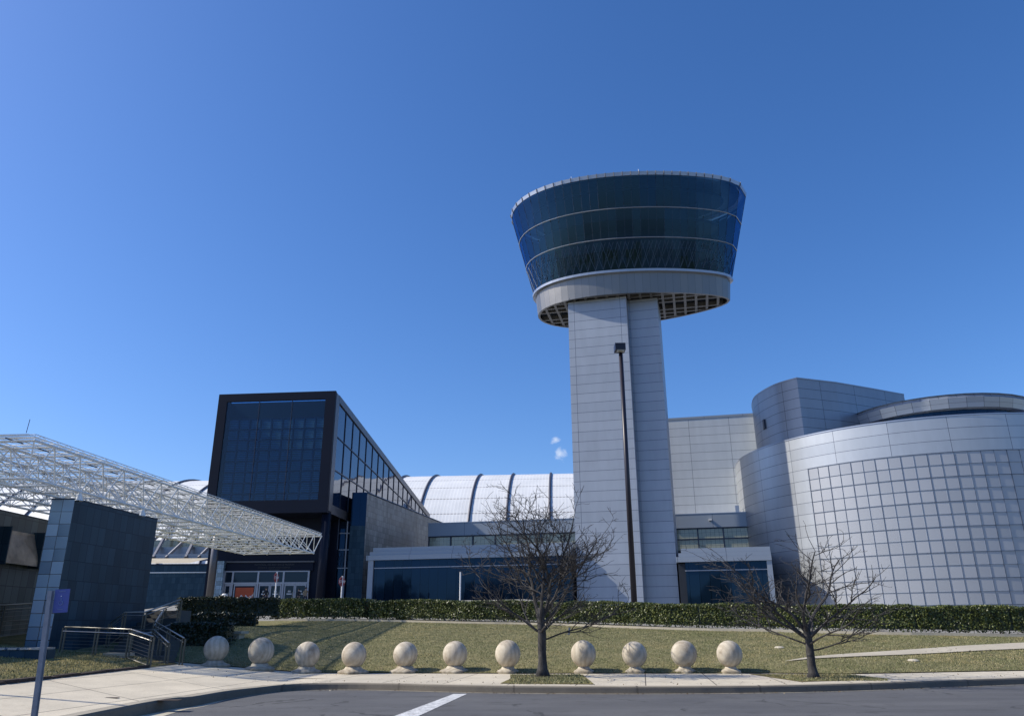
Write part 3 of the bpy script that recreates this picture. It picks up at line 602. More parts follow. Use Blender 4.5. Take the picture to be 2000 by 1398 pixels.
for i, (x, y, z, lab) in enumerate(SP):
    r = thing('stone_ball', 'carved pale limestone ball bollard ' + lab, 'bollard', (x, y, z), random.uniform(0, 6), 'stone ball bollards along the pavement')
    if b0 is None:
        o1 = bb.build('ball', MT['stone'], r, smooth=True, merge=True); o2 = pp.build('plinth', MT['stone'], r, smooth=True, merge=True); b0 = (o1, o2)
    else:
        for o in b0:
            c = o.copy(); COL.objects.link(c); c.parent = r
            c.rotation_euler = (random.uniform(-.5, .5), 0, 0) if o is b0[0] and False else (0, 0, random.uniform(0, 6) if o is b0[0] else 0)
    if i > 5:
        for c in r.children:
            if c.name.startswith('plinth'): c.scale = (.70, .70, 1.0)
    k = random.uniform(.985, 1.03); r.scale = (k, k, k * random.uniform(.98, 1.02))

# ------------------------------------------------------------------ trees
def tree(label, base, H, trunk_r, seed, spread, fork_z, nlimb, lean=(0, 0), limb_el=(25, 75), density=1.0, name='bare_tree', csc=(1, 1, 1)):
    rnd = random.Random(seed); root = thing(name, label, 'tree', base, 0, 'bare trees on the verge')
    tr = MB(); th = fork_z; lx, ly = lean; pts = []; rs = []
    for i in range(9):
        t = i / 8; pts.append((lx * t * th + rnd.uniform(-.012, .012), ly * t * th + rnd.uniform(-.012, .012), th * t - .03)); rs.append(trunk_r * (1.75 if i == 0 else 1.15 if i == 1 else 1) * (1 - .22 * t) * rnd.uniform(.96, 1.05))
    tr.tube(pts, rs, 12); tr.build('trunk', MT['bark'], root, smooth=True)
    mr_ = MB(); mr_.face([((.42 + rnd.uniform(-.05, .05)) * math.cos(q * .39), (.34 + rnd.uniform(-.04, .04)) * math.sin(q * .39), .022) for q in range(16)]); mr_.build('mulch_ring', MT['soil'], root)
    cr = MB(); cnt = [0]
    def branch(p, d, L, r, lev):
        nseg = max(3, int(L / (.17, .14, .10, .08, .08)[lev])); P = [p.copy()]; RR = [r]; q = p.copy(); dd = d.copy(); kids = []
        for i in range(nseg):
            jit = (.10, .14, .19, .24, .26)[lev]; dd = (dd + Vector((rnd.gauss(0, jit), rnd.gauss(0, jit), rnd.gauss(0, jit * .8) + (.035, .05, .045, .03, .02)[lev]))).normalized()
            q = q + dd * (L / nseg); P.append(q.copy()); t = (i + 1) / nseg; rr = r * (1 - .80 * t) + .0030; RR.append(rr)
            if lev < 4 and t > (.22 if lev == 0 else .12) and rnd.random() < (.80, .78, .68, .42)[lev] * density: kids.append((q.copy(), dd.copy(), rr, t))
        cr.tube(P, RR, 6 if lev < 1 else 4 if lev < 3 else 3, cap=False); cnt[0] += nseg
        sgn = rnd.choice((-1, 1)); base_ax = dd.cross(Vector((0, 0, 1))); base_ax = base_ax.normalized() if base_ax.length > .1 else Vector((1, 0, 0))
        for q, dd, rr, t in kids:
            sgn = -sgn; a = rnd.gauss(0, .8); el = R_(rnd.uniform(28, 58)); ax = (base_ax * sgn); ax = (ax - dd * ax.dot(dd)).normalized(); ax.rotate(Matrix.Rotation(a, 3, dd).to_quaternion()); nd = (dd * math.cos(el) + ax * math.sin(el)); nd.z = nd.z * .7 + .12; nd.normalize()
            nl = L * rnd.uniform(.32, .62) * (1.2 - .6 * t)
            if nl > .12: branch(q, nd, nl, max(.0055, rr * .62), lev + 1)
    for k in range(nlimb):
        a = 2.39996 * k + rnd.uniform(-.25, .25); f = (k + .5) / nlimb; el = R_(limb_el[0] + (limb_el[1] - limb_el[0]) * f ** 1.15)
        s = Vector(pts[-1 - min(4, int((1 - f) * 3.4))]); reach = spread / max(.2, math.cos(el)); L = min(reach, (H - s.z) / max(.2, math.sin(el))) * rnd.uniform(.74, .92)
        branch(s, Vector((math.cos(a) * math.cos(el), math.sin(a) * math.cos(el), math.sin(el))), L, trunk_r * (.20 + .24 * f), 0)
    c_ = cr.build('crown', MT['bark'], root, smooth=False); c_.scale = csc
    return root
tree('taller bare tree with wide twiggy crown between the seventh and eighth stone balls', (.85, 24.3, .18), 6.0, .135, 17, 3.1, 1.95, 11, (-.01, 0), (12, 78), .74, csc=(1.05, .95, .84))
tree('smaller bare tree with low spreading crown right of the stone balls', (8.3, 23.0, .18), 4.5, .125, 31, 2.9, 1.45, 10, (-.02, 0), (8, 72), .74, csc=(1.08, 1.0, .82))

# ------------------------------------------------------------------ street lamp, signs
r = thing('street_lamp', 'very tall dark bronze lamp post with a square shoebox head in front of the tower', 'street lamp', (7.2, 48, 2.4))
m = MB(); m.tube([(0, 0, 0), (0, 0, 16.35)], [.185, .125], 16); m.build('pole', MT['bronze'], r, smooth=True)
m = MB(); m.box(-.42, .26, -.66, .12, 16.25, 16.70); hd = m.build('lamp_head', MT['bronze'], r)
bv = hd.modifiers.new('b', 'BEVEL'); bv.width = .03; bv.segments = 2
m = MB(); m.box(-.30, .18, -.62, -.18, 16.20, 16.255); m.build('lens', MT['lens'], r)
m = MB(); m.lathe([(.36, 0), (.36, .12), (.26, .2)], (0, 0, .0), 16); m.build('base_collar', MT['bronze'], r)

r = thing('street_lamp', 'slim tall lamp post beyond the left edge casting a thin shadow across the plaza', 'street lamp', (-19.2, 15.7, .3))
m = MB(); m.tube([(0, 0, 0), (0, 0, 12.4)], [.10, .055], 12); m.build('pole', MT['bronze'], r, smooth=True); m = MB(); m.box(-.3, .3, -.25, .05, 12.3, 12.5); m.build('lamp_head', MT['bronze'], r)
r = thing('parking_sign', 'grey steel post with a small blue accessible parking sign, leaning at the left', 'sign', (-4.24, 7.5, -.0))
m = MB(); lean = Vector((-.095, 0, 2.0)).normalized(); M4 = Matrix.Translation((0, 0, 0)) @ Matrix.Rotation(R_(-2.9), 4, 'Y')
for (x0, x1, y0, y1) in ((-.020, .020, -.005, .0), (-.020, -.016, 0, .022), (.016, .020, 0, .022), (-.030, -.020, .018, .023), (.020, .030, .018, .023)): m.box(x0, x1, y0, y1, -.1, 1.935, M4)
m.build('post', MT['galv'], r)
m = MB(); m.box(.035, .172, .024, .028, 1.735, 1.945, M4); pl = m.build('sign_plate', MT['signblue'], r); 
pl['label'] = 'faded blue plate with white wheelchair symbol'
m = MB()
C0 = M4 @ Vector((.103, .018, 1.835)); 
def arc(cx, cz, rad, a0, a1, w=.0025): 
    P = [M4 @ Vector((cx + rad * math.cos(R_(a)), .0215, cz + rad * math.sin(R_(a)))) for a in np.linspace(a0, a1, 16)]; m.tube(P, w, 4)
arc(.103, 1.822, .019, -230, 60); 
m.tube([M4 @ Vector(p) for p in ((.101, .0215, 1.868), (.103, .0215, 1.838), (.117, .0215, 1.836), (.123, .0215, 1.812), (.130, .0215, 1.813))], .003, 4)
m.lathe([(0, -.006), (.006, 0), (0, .006)], tuple(M4 @ Vector((.100, .0215, 1.880))), 8)
m.build('wheelchair_symbol', MT['faint'], pl)
for zz, s, tx in ((1.922, .013, 'RESERVED'), (1.762, .013, 'PARKING')):
    text_mesh('lettering', tx, s, MT['faint'], Matrix.Translation((-4.24, 7.5, 0)) @ M4 @ Matrix.Translation((.103, .0225, zz)) @ Matrix.Rotation(R_(90), 4, 'X'), pl, ext=.0008)

def roadsign(label, x, y, z0, z1, rad, rz, face):
    r = thing('road_sign', label, 'sign', (x, y, z0), 0, 'road signs on the terrace')
    m = MB(); m.tube([(0, 0, 0), (0, 0, z1 - z0 + .1)], .055, 8); m.build('post', MT['white'], r)
    if face:
        M = Matrix.Translation((0, -.07, z1 - z0 - rad + .05)) @ Matrix.Rotation(rz, 4, 'Z')
        a = MB(); P = [M @ Vector((rad * math.cos(R_(22.5 + 45 * k)), 0, rad * math.sin(R_(22.5 + 45 * k)))) for k in range(8)]; Q = [p + (M.to_3x3() @ Vector((0, .02, 0))) for p in P]
        a.face(P[::-1]); a.face(Q)
        for k in range(8): a.face([P[k], Q[k], Q[(k + 1) % 8], P[(k + 1) % 8]])
        pl = a.build('sign_plate', MT['signred'], r)
        if face == 'STOP': 
            text_mesh('lettering', 'STOP', rad * .78, MT['white'], Matrix.Translation((x, y, z0)) @ M @ Matrix.Translation((0, -.008, -rad * .27)) @ Matrix.Rotation(R_(90), 4, 'X'), pl)
    return r
roadsign('red stop sign on a white post right of the entrance columns', -12.85, 60, 3.2, 5.1, .36, R_(60), 'STOP')
roadsign('red road sign turned edge-on before the entrance doors', -18.4, 62, 3.2, 5.55, .38, R_(78), 'STOP')
roadsign('plain white post standing before the long lobby windows', -3.98, 60, 3.2, 5.35, .3, 0, None)

# ------------------------------------------------------------------ railings, steps, benches on the left
def railing(label, pts, hgt, group='railings by the stairs', cables=7, posts=None, twin=True):
    r = thing('railing', label, 'railing', pts[0], 0, group); top = MB(); mid = MB(); cb = MB()
    P = [Vector(p) - Vector(pts[0]) for p in pts]; up = Vector((0, 0, hgt))
    top.tube([p + up for p in P], .026, 8); mid.tube([p + up * .86 + Vector((0, -.06, 0)) for p in P], .018, 6)
    for k in range(cables): cb.tube([p + up * (.10 + .68 * k / max(1, cables - 1)) for p in P], .005, 3, cap=False)
    cb.tube([p + up * .06 for p in P], .014, 4)
    top.build('handrail', MT['rail'], r, smooth=True); mid.build('lower_rail', MT['rail'], r)
    if cables: cb.build('cable_infill', MT['rail'], r)
    for a, b in zip(P, P[1:]):
        n = max(1, round((b - a).length / 1.35))
        for k in range(n + 1):
            if k == n and b is not P[-1]: continue
            q = a + (b - a) * k / n; pm = MB()
            for dx in ((-.045, .045) if twin else (0,)): pm.box(q.x + dx - .017, q.x + dx + .017, q.y - .03, q.y + .03, q.z, q.z + hgt * .97)
            pm.build('post', MT['post'], r)
    return r
railing('steel railing with cable infill facing the grass bank, bright top rail', [(-13.8, 25.0, .78), (-11.75, 25.0, .70), (-10.72, 24.25, .50)], .86)
railing('stair handrail rising left from the plaza beside the dark hedge', [(-10.45, 25.9, .45), (-12.4, 28.1, .95), (-13.6, 31.5, 1.5)], .84, cables=0)
railing('shorter inner stair handrail just left of the outer one', [(-10.75, 25.5, .42), (-12.2, 27.6, .80), (-12.9, 27.6, .80)], .74, cables=0)
railing('upper stair railing climbing in front of the tall tiled pylon', [(-14.0, 28.2, .95), (-13.55, 28.2, 1.30), (-12.85, 28.2, 1.30), (-12.2, 29.5, 1.75)], .82, cables=3)
railing('long ramp railing at the far left edge between the tiled walls', [(-17.7, 24.8, 1.15), (-17.45, 27.6, 1.28), (-17.2, 30.6, 1.48)], 1.08, cables=6)
r = thing('stairs', 'grey stone steps climbing between the tiled pylon and the dark hedges', 'stairs', (-11.6, 25.6, .45))
for k in range(12):
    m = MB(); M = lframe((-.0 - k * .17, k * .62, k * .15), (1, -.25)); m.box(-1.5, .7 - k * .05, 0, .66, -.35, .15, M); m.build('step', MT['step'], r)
r = thing('retaining_wall', 'low sloping stone kerb wall under the front railing', 'wall', (-13.85, 24.9, .5)); m = MB()
a, b = Vector((0, 0, 0)), Vector((3.1, -.72, -.28))
for zz in (0,): m.prism([(0, -.14), (3.1, -.86), (3.1, -.58), (0, .14)], lambda x, y: -.4, lambda x, y: .31 - .095 * x)
m.build('wall_coping', MT['cast'], r)
def bench(label, loc, w, d, h, mat='cast', slab=.09, rz=0):
    r = thing('bench', label, 'bench', loc, rz, 'stone benches'); m = MB(); m.box(-w / 2 + .12, w / 2 - .12, -d / 2 + .08, d / 2 - .08, -.35, h - slab); m.build('support', MT['cast'], r); m = MB(); m.box(-w / 2, w / 2, -d / 2, d / 2, h - slab, h); s = m.build('seat', MT[mat], r); b = s.modifiers.new('b', 'BEVEL'); b.width = .02; return r
bench('grey stone slab bench in the shade behind the first two stone balls', (-10.75, 31.2, .98), 1.0, .6, .48, rz=R_(-8))
r = thing('bench', 'low bench with bright metal slat top beside the sign post', 'bench', (-14.2, 22.9, .74), 0, 'stone benches')
m = MB(); m.box(-1.5, 1.25, -.3, .3, -.2, .30); m.build('support', MT['tile'], r); m = MB()
for k in range(9): m.box(-1.7 + k * .33, -1.45 + k * .33, -.36, .36, .31, .36)
m.build('seat', MT['metalseat'], r)
bench('low stone block seat behind the cable railing', (-12.3, 25.6, .52), .8, .4, .35)

# ------------------------------------------------------------------ tiled pylons
def pylon(label, c0, c1, th, z0, z1, side='tile'):
    r = thing('tiled_pylon', label, 'wall', (c0[0], c0[1], z0), 0, 'tiled walls under the canopy')
    (x0, y0), (x1, y1) = c0, c1      # right face from front corner c0 to back corner c1
    poly = [(x0 - th - x0, 0), (0, 0), (x1 - x0, y1 - y0), (x1 - x0 - th, y1 - y0)]
    m = MB(); n = 4; u = 0; H0, H1 = -1.0, z1 - z0
    for i in range(n):
        a = poly[i]; b = poly[(i + 1) % n]; L = math.hypot(b[0] - a[0], b[1] - a[1]); m.face([(*a, H0), (*b, H0), (*b, H1), (*a, H1)], [(0, H0 + z0), (L, H0 + z0), (L, H1 + z0), (0, H1 + z0)], 1 if i == 0 else 0)
    m.face([(*p, H1) for p in poly]); m.build('wall', [MT[side], MT['tilef']], r)
    m = MB(); m.prism([(poly[0][0] - .012, -.012), (.012, -.012), (x1 - x0 + .012, y1 - y0), (x1 - x0 - th - .012, y1 - y0)], H1 + .001, H1 + .04); m.build('coping', MT['mull'], r)
    return r
pylon('tall dark slate tiled pylon carrying the white canopy, with sky-lit blue front', (-14.76, 26.0), (-14.3, 31.3), .78, .5, 5.70)
r = pylon('dark tiled wall at the left edge with two tan windows', (-18.95, 20.0), (-18.80, 33.2), .75, .8, 5.70, 'tile2')
# the two tan curved windows in its right face
for (ya, yb) in ((28.7, 30.75), (31.1, 32.45)):
    m = MB(); K = 8
    for k in range(K):
        t0, t1 = k / K, (k + 1) / K; f = lambda t: (.06 + .34 * math.sin(t * math.pi * .5) ** 1.5, 5.08 - .8 - 1.22 * t)
        (d0, z0), (d1, z1) = f(t0), f(t1); m.face([(d0 + .1, ya - 20, z0), (d1 + .1, ya - 20, z1), (d1 + .1, yb - 20, z1), (d0 + .1, yb - 20, z0)][::-1])
    m.build('window', plain('tan_window', (.42, .33, .25), .25, .2, var=.35, scale=2.3), r)
    for yy in (ya - 20.06, yb - 20.0): m = MB(); m.box(.1, .55, yy, yy + .06, 3.0, 4.35); m.build('window_fin', MT['tile'], r)

# ------------------------------------------------------------------ white space-frame canopy
r = thing('canopy', 'long white space-frame canopy with frosted roof leading to the entrance', 'canopy', (-14.94, 23.5, 5.97))
e2 = Vector((.0915, 1, 0)).normalized(); e1 = Vector((e2.y, -e2.x, 0)); O = Vector((0, 0, 0)); BAY = 1.31; NB = 20; NW = 3; TW = 1.50; dzc = 1.10
lowch = MB(); topch = MB(); web = MB(); nod = MB(); pur = MB()
def LP(i, j): return O + e2 * (BAY * i) - e1 * (TW * j)
def UP(i, j): return O + e2 * (BAY * (i - .23 - (.27 if i > 0 else 0))) - e1 * (TW * (j - .15)) + Vector((0, 0, dzc))
for j in range(NW + 1): lowch.tube([LP(0, j), LP(NB, j)], .042, 6)
for i in range(NB + 1): lowch.tube([LP(i, 0), LP(i, NW)], .034, 5)
NU = NB + 1
for j in range(NW + 2): topch.tube([UP(0, j), UP(NU, j)], .040, 6)
for i in range(NU + 1): topch.tube([UP(i, 0), UP(i, NW + 1)], .032, 5)
for j in range(NW + 1):
    for i in range(NB + 1):
        a = LP(i, j)
        for (di, dj) in ((0, 0), (1, 0), (0, 1), (1, 1)): web.tube([a, UP(i + di, j + dj)], .026 if j == 0 or i == 0 else .019, 5, cap=False)
        nod.lathe([(0, -.07), (.05, -.05), (.07, 0), (.05, .05), (0, .07)], a, 8)
for i in range(NU + 1):
    for j in range(NW + 2): nod.lathe([(0, -.055), (.055, 0), (0, .055)], UP(i, j), 6)
for i in range(NB):                                   # bottom plane diagonals as seen from below
    for j in range(NW):
        if (i + j) % 2: lowch.tube([LP(i, j), LP(i + 1, j + 1)], .018, 4, cap=False)
# purlins and little lattice edge girder on top
zt = Vector((0, 0, .10)); zt2 = Vector((0, 0, .19))
for j in range(2 * (NW + 1) + 1):
    a = UP(0, j / 2) + zt; b = UP(NU, j / 2) + zt; pur.tube([a, b], .016, 4)
for i in range(3 * NU + 1): pur.tube([UP(i / 3, 0) + zt, UP(i / 3, NW + 1) + zt], .012, 4, cap=False)
for jj in (0, NW + 1):
    pur.tube([UP(0, jj) + zt2, UP(NU, jj) + zt2], .016, 5)
    for i in range(4 * NU): pur.tube([UP(i / 4, jj) + (zt if i % 2 else zt2), UP((i + 1) / 4, jj) + (zt2 if i % 2 else zt)], .010, 3, cap=False)
pur.tube([UP(0, 0) + zt2, UP(0, NW + 1) + zt2], .016, 5)
for k, (mb, nm) in enumerate(((lowch, 'bottom_chords'), (topch, 'top_chords'), (web, 'diagonals'), (nod, 'joints'), (pur, 'purlins'))): mb.build(nm, MT['steel'], r)
m = MB()
for i in range(NU):
    for j in range(NW + 1):
        q = [UP(i + .04, j + .03), UP(i + .96, j + .03), UP(i + .96, j + .97), UP(i + .04, j + .97)]; m.face([p + Vector((0, 0, .15)) for p in q])
m.build('roof_glass', MT['frost'], r)
m = MB()
for i in range(NU):
    for q in (.6, 2.4): m = MB(); m.tube([UP(i + .2, q) + Vector((0, 0, .08)), UP(i + .8, q) + Vector((0, 0, .08))], .02, 4); m.build('light_fitting', MT['mull'], r)
for (i, j) in ((2.0, 0), (5.0, 0), (3.0, NW), (6.5, NW)):
    a = LP(i, j); m = MB(); m.lathe([(.14, -.30), (.05, -.05), (.0, -.04)], a, 12); m.build('bearing_cone', MT['steel'], r)
m = MB(); m.tube([UP(.1, .1) + zt2, UP(.1, .1) + Vector((.03, 0, .62))], .012, 4); m.build('lightning_rod', MT['mull'], r)

# ------------------------------------------------------------------ entrance building with dark glass box
EN = thing('entrance_building', 'dark cantilevered glass entrance box on two columns with slate tiled flank', 'building', (-18.3, 76, 3.5))
def W2(x, y, z=0): return Vector((x + 18.3, y - 76, z - 3.5))
f1 = Vector((.996, -.087, 0)).normalized(); f2 = Vector((.087, .996, 0)).normalized()
FR = Vector((-18.2, 76, 0)); BW = 12.5; zt_, zb_ = 24.6, 12.2; D = 52.0; TAP = .108   # roof falls and floor rises towards the back
def bx(a, d, z): p = FR - f1 * a + f2 * d; return W2(p.x + .0 * d, p.y, z)
def top(d): return zt_ - TAP * d
def bot(d): return zb_ + .0 * d
def quadbox(name, mat, a0, a1, d0, d1, zf0, zf1, parent=EN, uvs=None):
    m = MB(); P = [bx(a, d, f(d)) for f in (zf0, zf1) for d in (d0, d1) for a in (a0, a1)]
    for q in ((0, 1, 3, 2), (4, 6, 7, 5), (0, 4, 5, 1), (2, 3, 7, 6), (0, 2, 6, 4), (1, 5, 7, 3)): m.face([P[i] for i in q][::-1])
    return m.build(name, mat, parent)
K_ = lambda z: (lambda d: z)
# frame of the front opening
quadbox('front_frame', MT['darkm'], 0, BW, 0, .30, lambda d: top(0) - .85, lambda d: top(d))
quadbox('front_frame', MT['darkm'], 0, BW, 0, 1.2, K_(zb_), K_(zb_ + 1.25))
quadbox('front_frame', MT['darkm'], 0, 1.05, .0, .30, K_(zb_ + 1.25), lambda d: top(0) - .85)
quadbox('front_frame', MT['darkm'], BW - .95, BW, 0, .30, K_(zb_ + 1.25), lambda d: top(0) - .85)
quadbox('soffit', MT['darkm'], 0, BW, 1.2, 14, K_(zb_ + .0), K_(zb_ + .35))
quadbox('left_wall', MT['darkm'], BW - .3, BW, .305, D, K_(zb_), lambda d: top(d))
quadbox('lower_left_wall', MT['darkm'], BW - .8, BW - .5, 4.6, D, K_(3), K_(zb_))
quadbox('roof', MT['darkm2'], .35, BW - .3, 2.4, D, lambda d: top(d) - .3, lambda d: top(d) - .05)
quadbox('roof_edge', MT['darkm2'], -.03, .35, 1.2, D, lambda d: top(d) - .75, lambda d: top(d) + .0)
quadbox('right_sill', MT['darkm2'], -.03, .35, 1.2, 11.5, K_(zb_ - .0), K_(zb_ + .9))
quadbox('corner_post', MT['darkm2'], -.03, .02, .25, 1.35, K_(zb_ + .2), lambda d: top(d) - .1)
gx0, gx1, gz0, gz1 = 1.05, BW - .95, zb_ + 1.25, zt_ - .85
quadbox('front_glass', MT['boxgl'], gx0, gx1, .10, .13, K_(gz0), K_(gz1))
m = MB(); m.face([bx(.36, .31, top(.31) - .08), bx(BW - .31, .31, top(.31) - .08), bx(BW - .31, 2.39, top(2.39) - .08), bx(.36, 2.39, top(2.39) - .08)]); m.build('roof_glass', MT['canglass'], EN)
m = MB()
for k in range(1, 3):
    a = gx0 + (gx1 - gx0) * k / 3; P = [bx(a - .05, .18, gz0), bx(a + .05, .18, gz0), bx(a + .05, .18, gz1), bx(a - .05, .18, gz1)]; Mx = None
    for (q0, q1) in ((a - .04, a + .04),):
        A = [bx(q, dd, z) for z in (gz0, gz1) for dd in (.03, .09) for q in (q0, q1)]
        for q in ((0, 1, 3, 2), (4, 6, 7, 5), (0, 4, 5, 1), (2, 3, 7, 6), (0, 2, 6, 4), (1, 5, 7, 3)): m.face([A[i] for i in q])
m.build('front_mullion', MT['mull'], EN)
# inner lattice with louvre panels, 9 x 8, two metres behind the glass
lat = MB(); lou = MB(); nx, nz = 9, 8; zl1 = gz1 - 1.7; dd_ = .95
def lbox(mb, a0, a1, d0, d1, z0, z1):
    A = [bx(a, d, z) for z in (z0, z1) for d in (d0, d1) for a in (a0, a1)]
    for q in ((0, 1, 3, 2), (4, 6, 7, 5), (0, 4, 5, 1), (2, 3, 7, 6), (0, 2, 6, 4), (1, 5, 7, 3)): mb.face([A[i] for i in q][::-1])
for i in range(nx + 1): a = gx0 + (gx1 - gx0) * i / nx; lbox(lat, a - .06, a + .06, dd_ - .1, dd_ + .1, gz0 - .5, zl1)
for j in range(nz + 1): z = gz0 - .3 + (zl1 - gz0 + .3) * j / nz; lbox(lat, gx0, gx1, dd_ - .08, dd_ + .08, z - .05, z + .05)
for i in range(nx):
    for j in range(nz):
        a = gx0 + (gx1 - gx0) * i / nx; z = gz0 - .3 + (zl1 - gz0 + .3) * j / nz; cw = (gx1 - gx0) / nx; ch = (zl1 - gz0 + .3) / nz
        for k in range(5):
            zz = z + .10 + k * (ch - .12) / 5; q0, q1 = a + .10, a + cw - .10
            lou.face([bx(q0, dd_ - .06, zz), bx(q1, dd_ - .06, zz), bx(q1, dd_ + .10, zz + .19), bx(q0, dd_ + .10, zz + .19)])
lat.build('inner_lattice', MT['mull'], EN); lou.build('louvres', MT['louvret'], EN)
quadbox('inner_wall', MT['interior'], .4, BW - .3, 2.3, 2.39, K_(zb_), lambda d: top(d) - .12)
quadbox('inner_floor', MT['interior'], .4, BW - .3, .31, 2.29, K_(zb_ + .36), K_(zb_ + .9))
# right glass flank, one sheet with mullions
m = MB(); A = [bx(.10, 1.3, bot(0) + .5), bx(.10, D, 8), bx(.10, D, top(D) - .7), bx(.10, 1.3, top(1.3) - .7)]
m.face(A, [(0, 0), (D, 0), (D, 9), (0, 9)]); m.build('side_glass', MT['sidegl'], EN)
m = MB(); k = 0; d = 1.35
while d < D - .3:
    lbox(m, .02, .10, d - .035, d + .035, 9, top(d) - .6); d += 2.83
for fr in (.335, .665):
    A = []
    for dd in (1.35, D - .5):
        zt2_ = top(dd) - .75; zb2 = (zb_ + .9) if dd < 2 else zb_ + 3.2; z = zt2_ + (zb2 - zt2_) * fr
        for (a, dz) in ((.02, -.05), (.10, -.05), (.02, .05), (.10, .05)): A.append(bx(a, dd, z + dz))
    for q in ((0, 2, 6, 4), (1, 5, 7, 3), (2, 3, 7, 6), (0, 4, 5, 1)): m.face([A[i] for i in q])
m.build('side_mullions', MT['mull'], EN)
# columns
for (x, y, rr) in ((-29.35, 77.6, .36), (-18.5, 76.9, .42)):
    m = MB(); c = W2(x, y, 3.0); m.tube([c, c + Vector((0, 0, zb_ - 2.95))], rr, 20); m.build('column', MT['darkm2'] if x < -25 else MT['darkm'], EN, smooth=True)
# recessed ground-floor front (doors) at y about 80
def gb(x0, x1, y0, y1, z0, z1, name, mat, parent=EN):
    m = MB(); P = lframe((0, 0, 0), (.996, -.087)); 
    c = W2(0, 0, 0); m.box(x0, x1, y0, y1, z0, z1, Matrix.Translation(c)); return m.build(name, mat, parent)
gb(-31, -18.9, 80.25, 80.6, 3, 12.2, 'entrance_wall', MT['darkm']); 
gb(-29.0, -20.2, 80.02, 80.24, 6.95, 7.75, 'sign_fascia', MT['darkm']); gb(-29.1, -20.1, 79.9, 80.24, 7.76, 7.90, 'fascia_cap', MT['darkm2'])
gb(-30.0, -29.05, 79.6, 80.22, 3, 7.9, 'tile_pier', MT['tilef'])
for zz, s, tx in ((7.47, .24, 'NATIONAL AIR AND SPACE MUSEUM'), (7.19, .22, 'STEVEN F. UDVAR-HAZY CENTER'), (6.99, .16, 'SMITHSONIAN')):
    text_mesh('lettering', tx, s, MT['dim'], Matrix.Translation((-24.1, 80.005, zz)) @ Matrix.Rotation(R_(90), 4, 'X'), EN, ext=.01)
m = MB(); c = W2(0, 0, 0)
for x in (-29.0, -28.15, -25.6, -23.05, -20.55): m.box(x - .09, x + .09, 79.95, 80.15, 3.2, 6.84, Matrix.Translation(c))
m.box(-29.09, -20.46, 79.97, 80.13, 6.84, 6.95, Matrix.Translation(c)); m.box(-29.09, -20.46, 79.96, 80.14, 5.68, 5.84, Matrix.Translation(c))
m.build('door_frame', MT['doorf'], EN)
for (x0, x1) in ((-28.91, -28.24), (-28.06, -25.69), (-25.51, -23.14), (-22.96, -20.64)):
    gb(x0, x1, 80.03, 80.07, 5.85, 6.83, 'transom_window', MT['doorgl'])
def door(x0, x1, kind):
    m = MB(); c = W2(0, 0, 0); T = Matrix.Translation(c)
    for (a, b_, z0, z1) in ((x0, x0 + .11, 3.45, 5.66), (x1 - .11, x1, 3.45, 5.66), (x0, x1, 5.50, 5.67), (x0, x1, 3.45, 3.62)): m.box(a, b_, 80.0 + (0 if z1 - z0 > 1 else .003), 80.06, z0, z1, T)
    d = m.build('door', MT['doorf'], EN); g = MB(); g.box(x0 + .11, x1 - .11, 80.02, 80.04, 3.6, 5.5, T); g.build('pane', MT['doorgl'], d)
    h = MB(); h.tube([W2(x1 - .16, 79.95, 4.3), W2(x1 - .16, 79.95, 4.9)], .018, 6); h.build('handle', MT['rail'], d)
    if kind:
        mm = MB()
        for (w, z) in ((.26, 4.98), (.32, 4.90), (.5, 4.72), (.5, 4.66)): mm.box((x0 + x1) / 2 - w / 2, (x0 + x1) / 2 + w / 2, 80.013, 80.018, z, z + .045, T)
        mm.build('door_notice', MT['white'], d)
for (x0, x1, k) in ((-28.88, -28.27, 0), (-27.95, -25.75, 0), (-25.45, -24.35, 1), (-24.32, -23.2, 1), (-22.9, -21.85, 1), (-21.82, -20.7, 1)): door(x0, x1, k)
o = gb(-27.75, -25.95, 80.008, 80.016, 3.6, 5.35, 'banner', MT['orange']); 
m = MB(); 
for k in range(9): x = -27.3 + k * .15; z = 4.35 + .28 * math.sin(k * 1.9); m.tube([W2(x, 80.0, z), W2(x + .17, 80.0, z + .22 * math.cos(k * 2.3))], .05, 4)
m.build('banner_print', MT['white'], o)
# glazed wall right of the column up to the tiled flank
gb(-20.5, -18.3, 82.2, 82.55, 3, 12.19, 'entrance_wall', MT['darkm']); gb(-18.5, -16.6, 82.6, 82.7, 3, 12.15, 'lobby_glass', MT['lobbygl']); m = MB(); T = Matrix.Translation(c)
for z in (10.9, 9.2, 7.35): m.box(-18.5, -16.6, 82.5, 82.6, z - .05, z + .05, T)
for x in (-18.5, -17.5): m.box(x - .06, x + .06, 82.48, 82.6, 7.2 if x < -18 else 3, 12.15, T)
m.build('lobby_mullion', MT['doorf'], EN)
m = MB()
for k in range(8):
    x = -18.5 + k * .24; 
    for s in (-1, 1): m.tube([W2(x + .15 - s * .2, 82.56, 7.45), W2(x + .15 + s * .2, 82.56, 9.1)], .02, 4)
m.build('lattice_screen', MT['lattice'], EN)
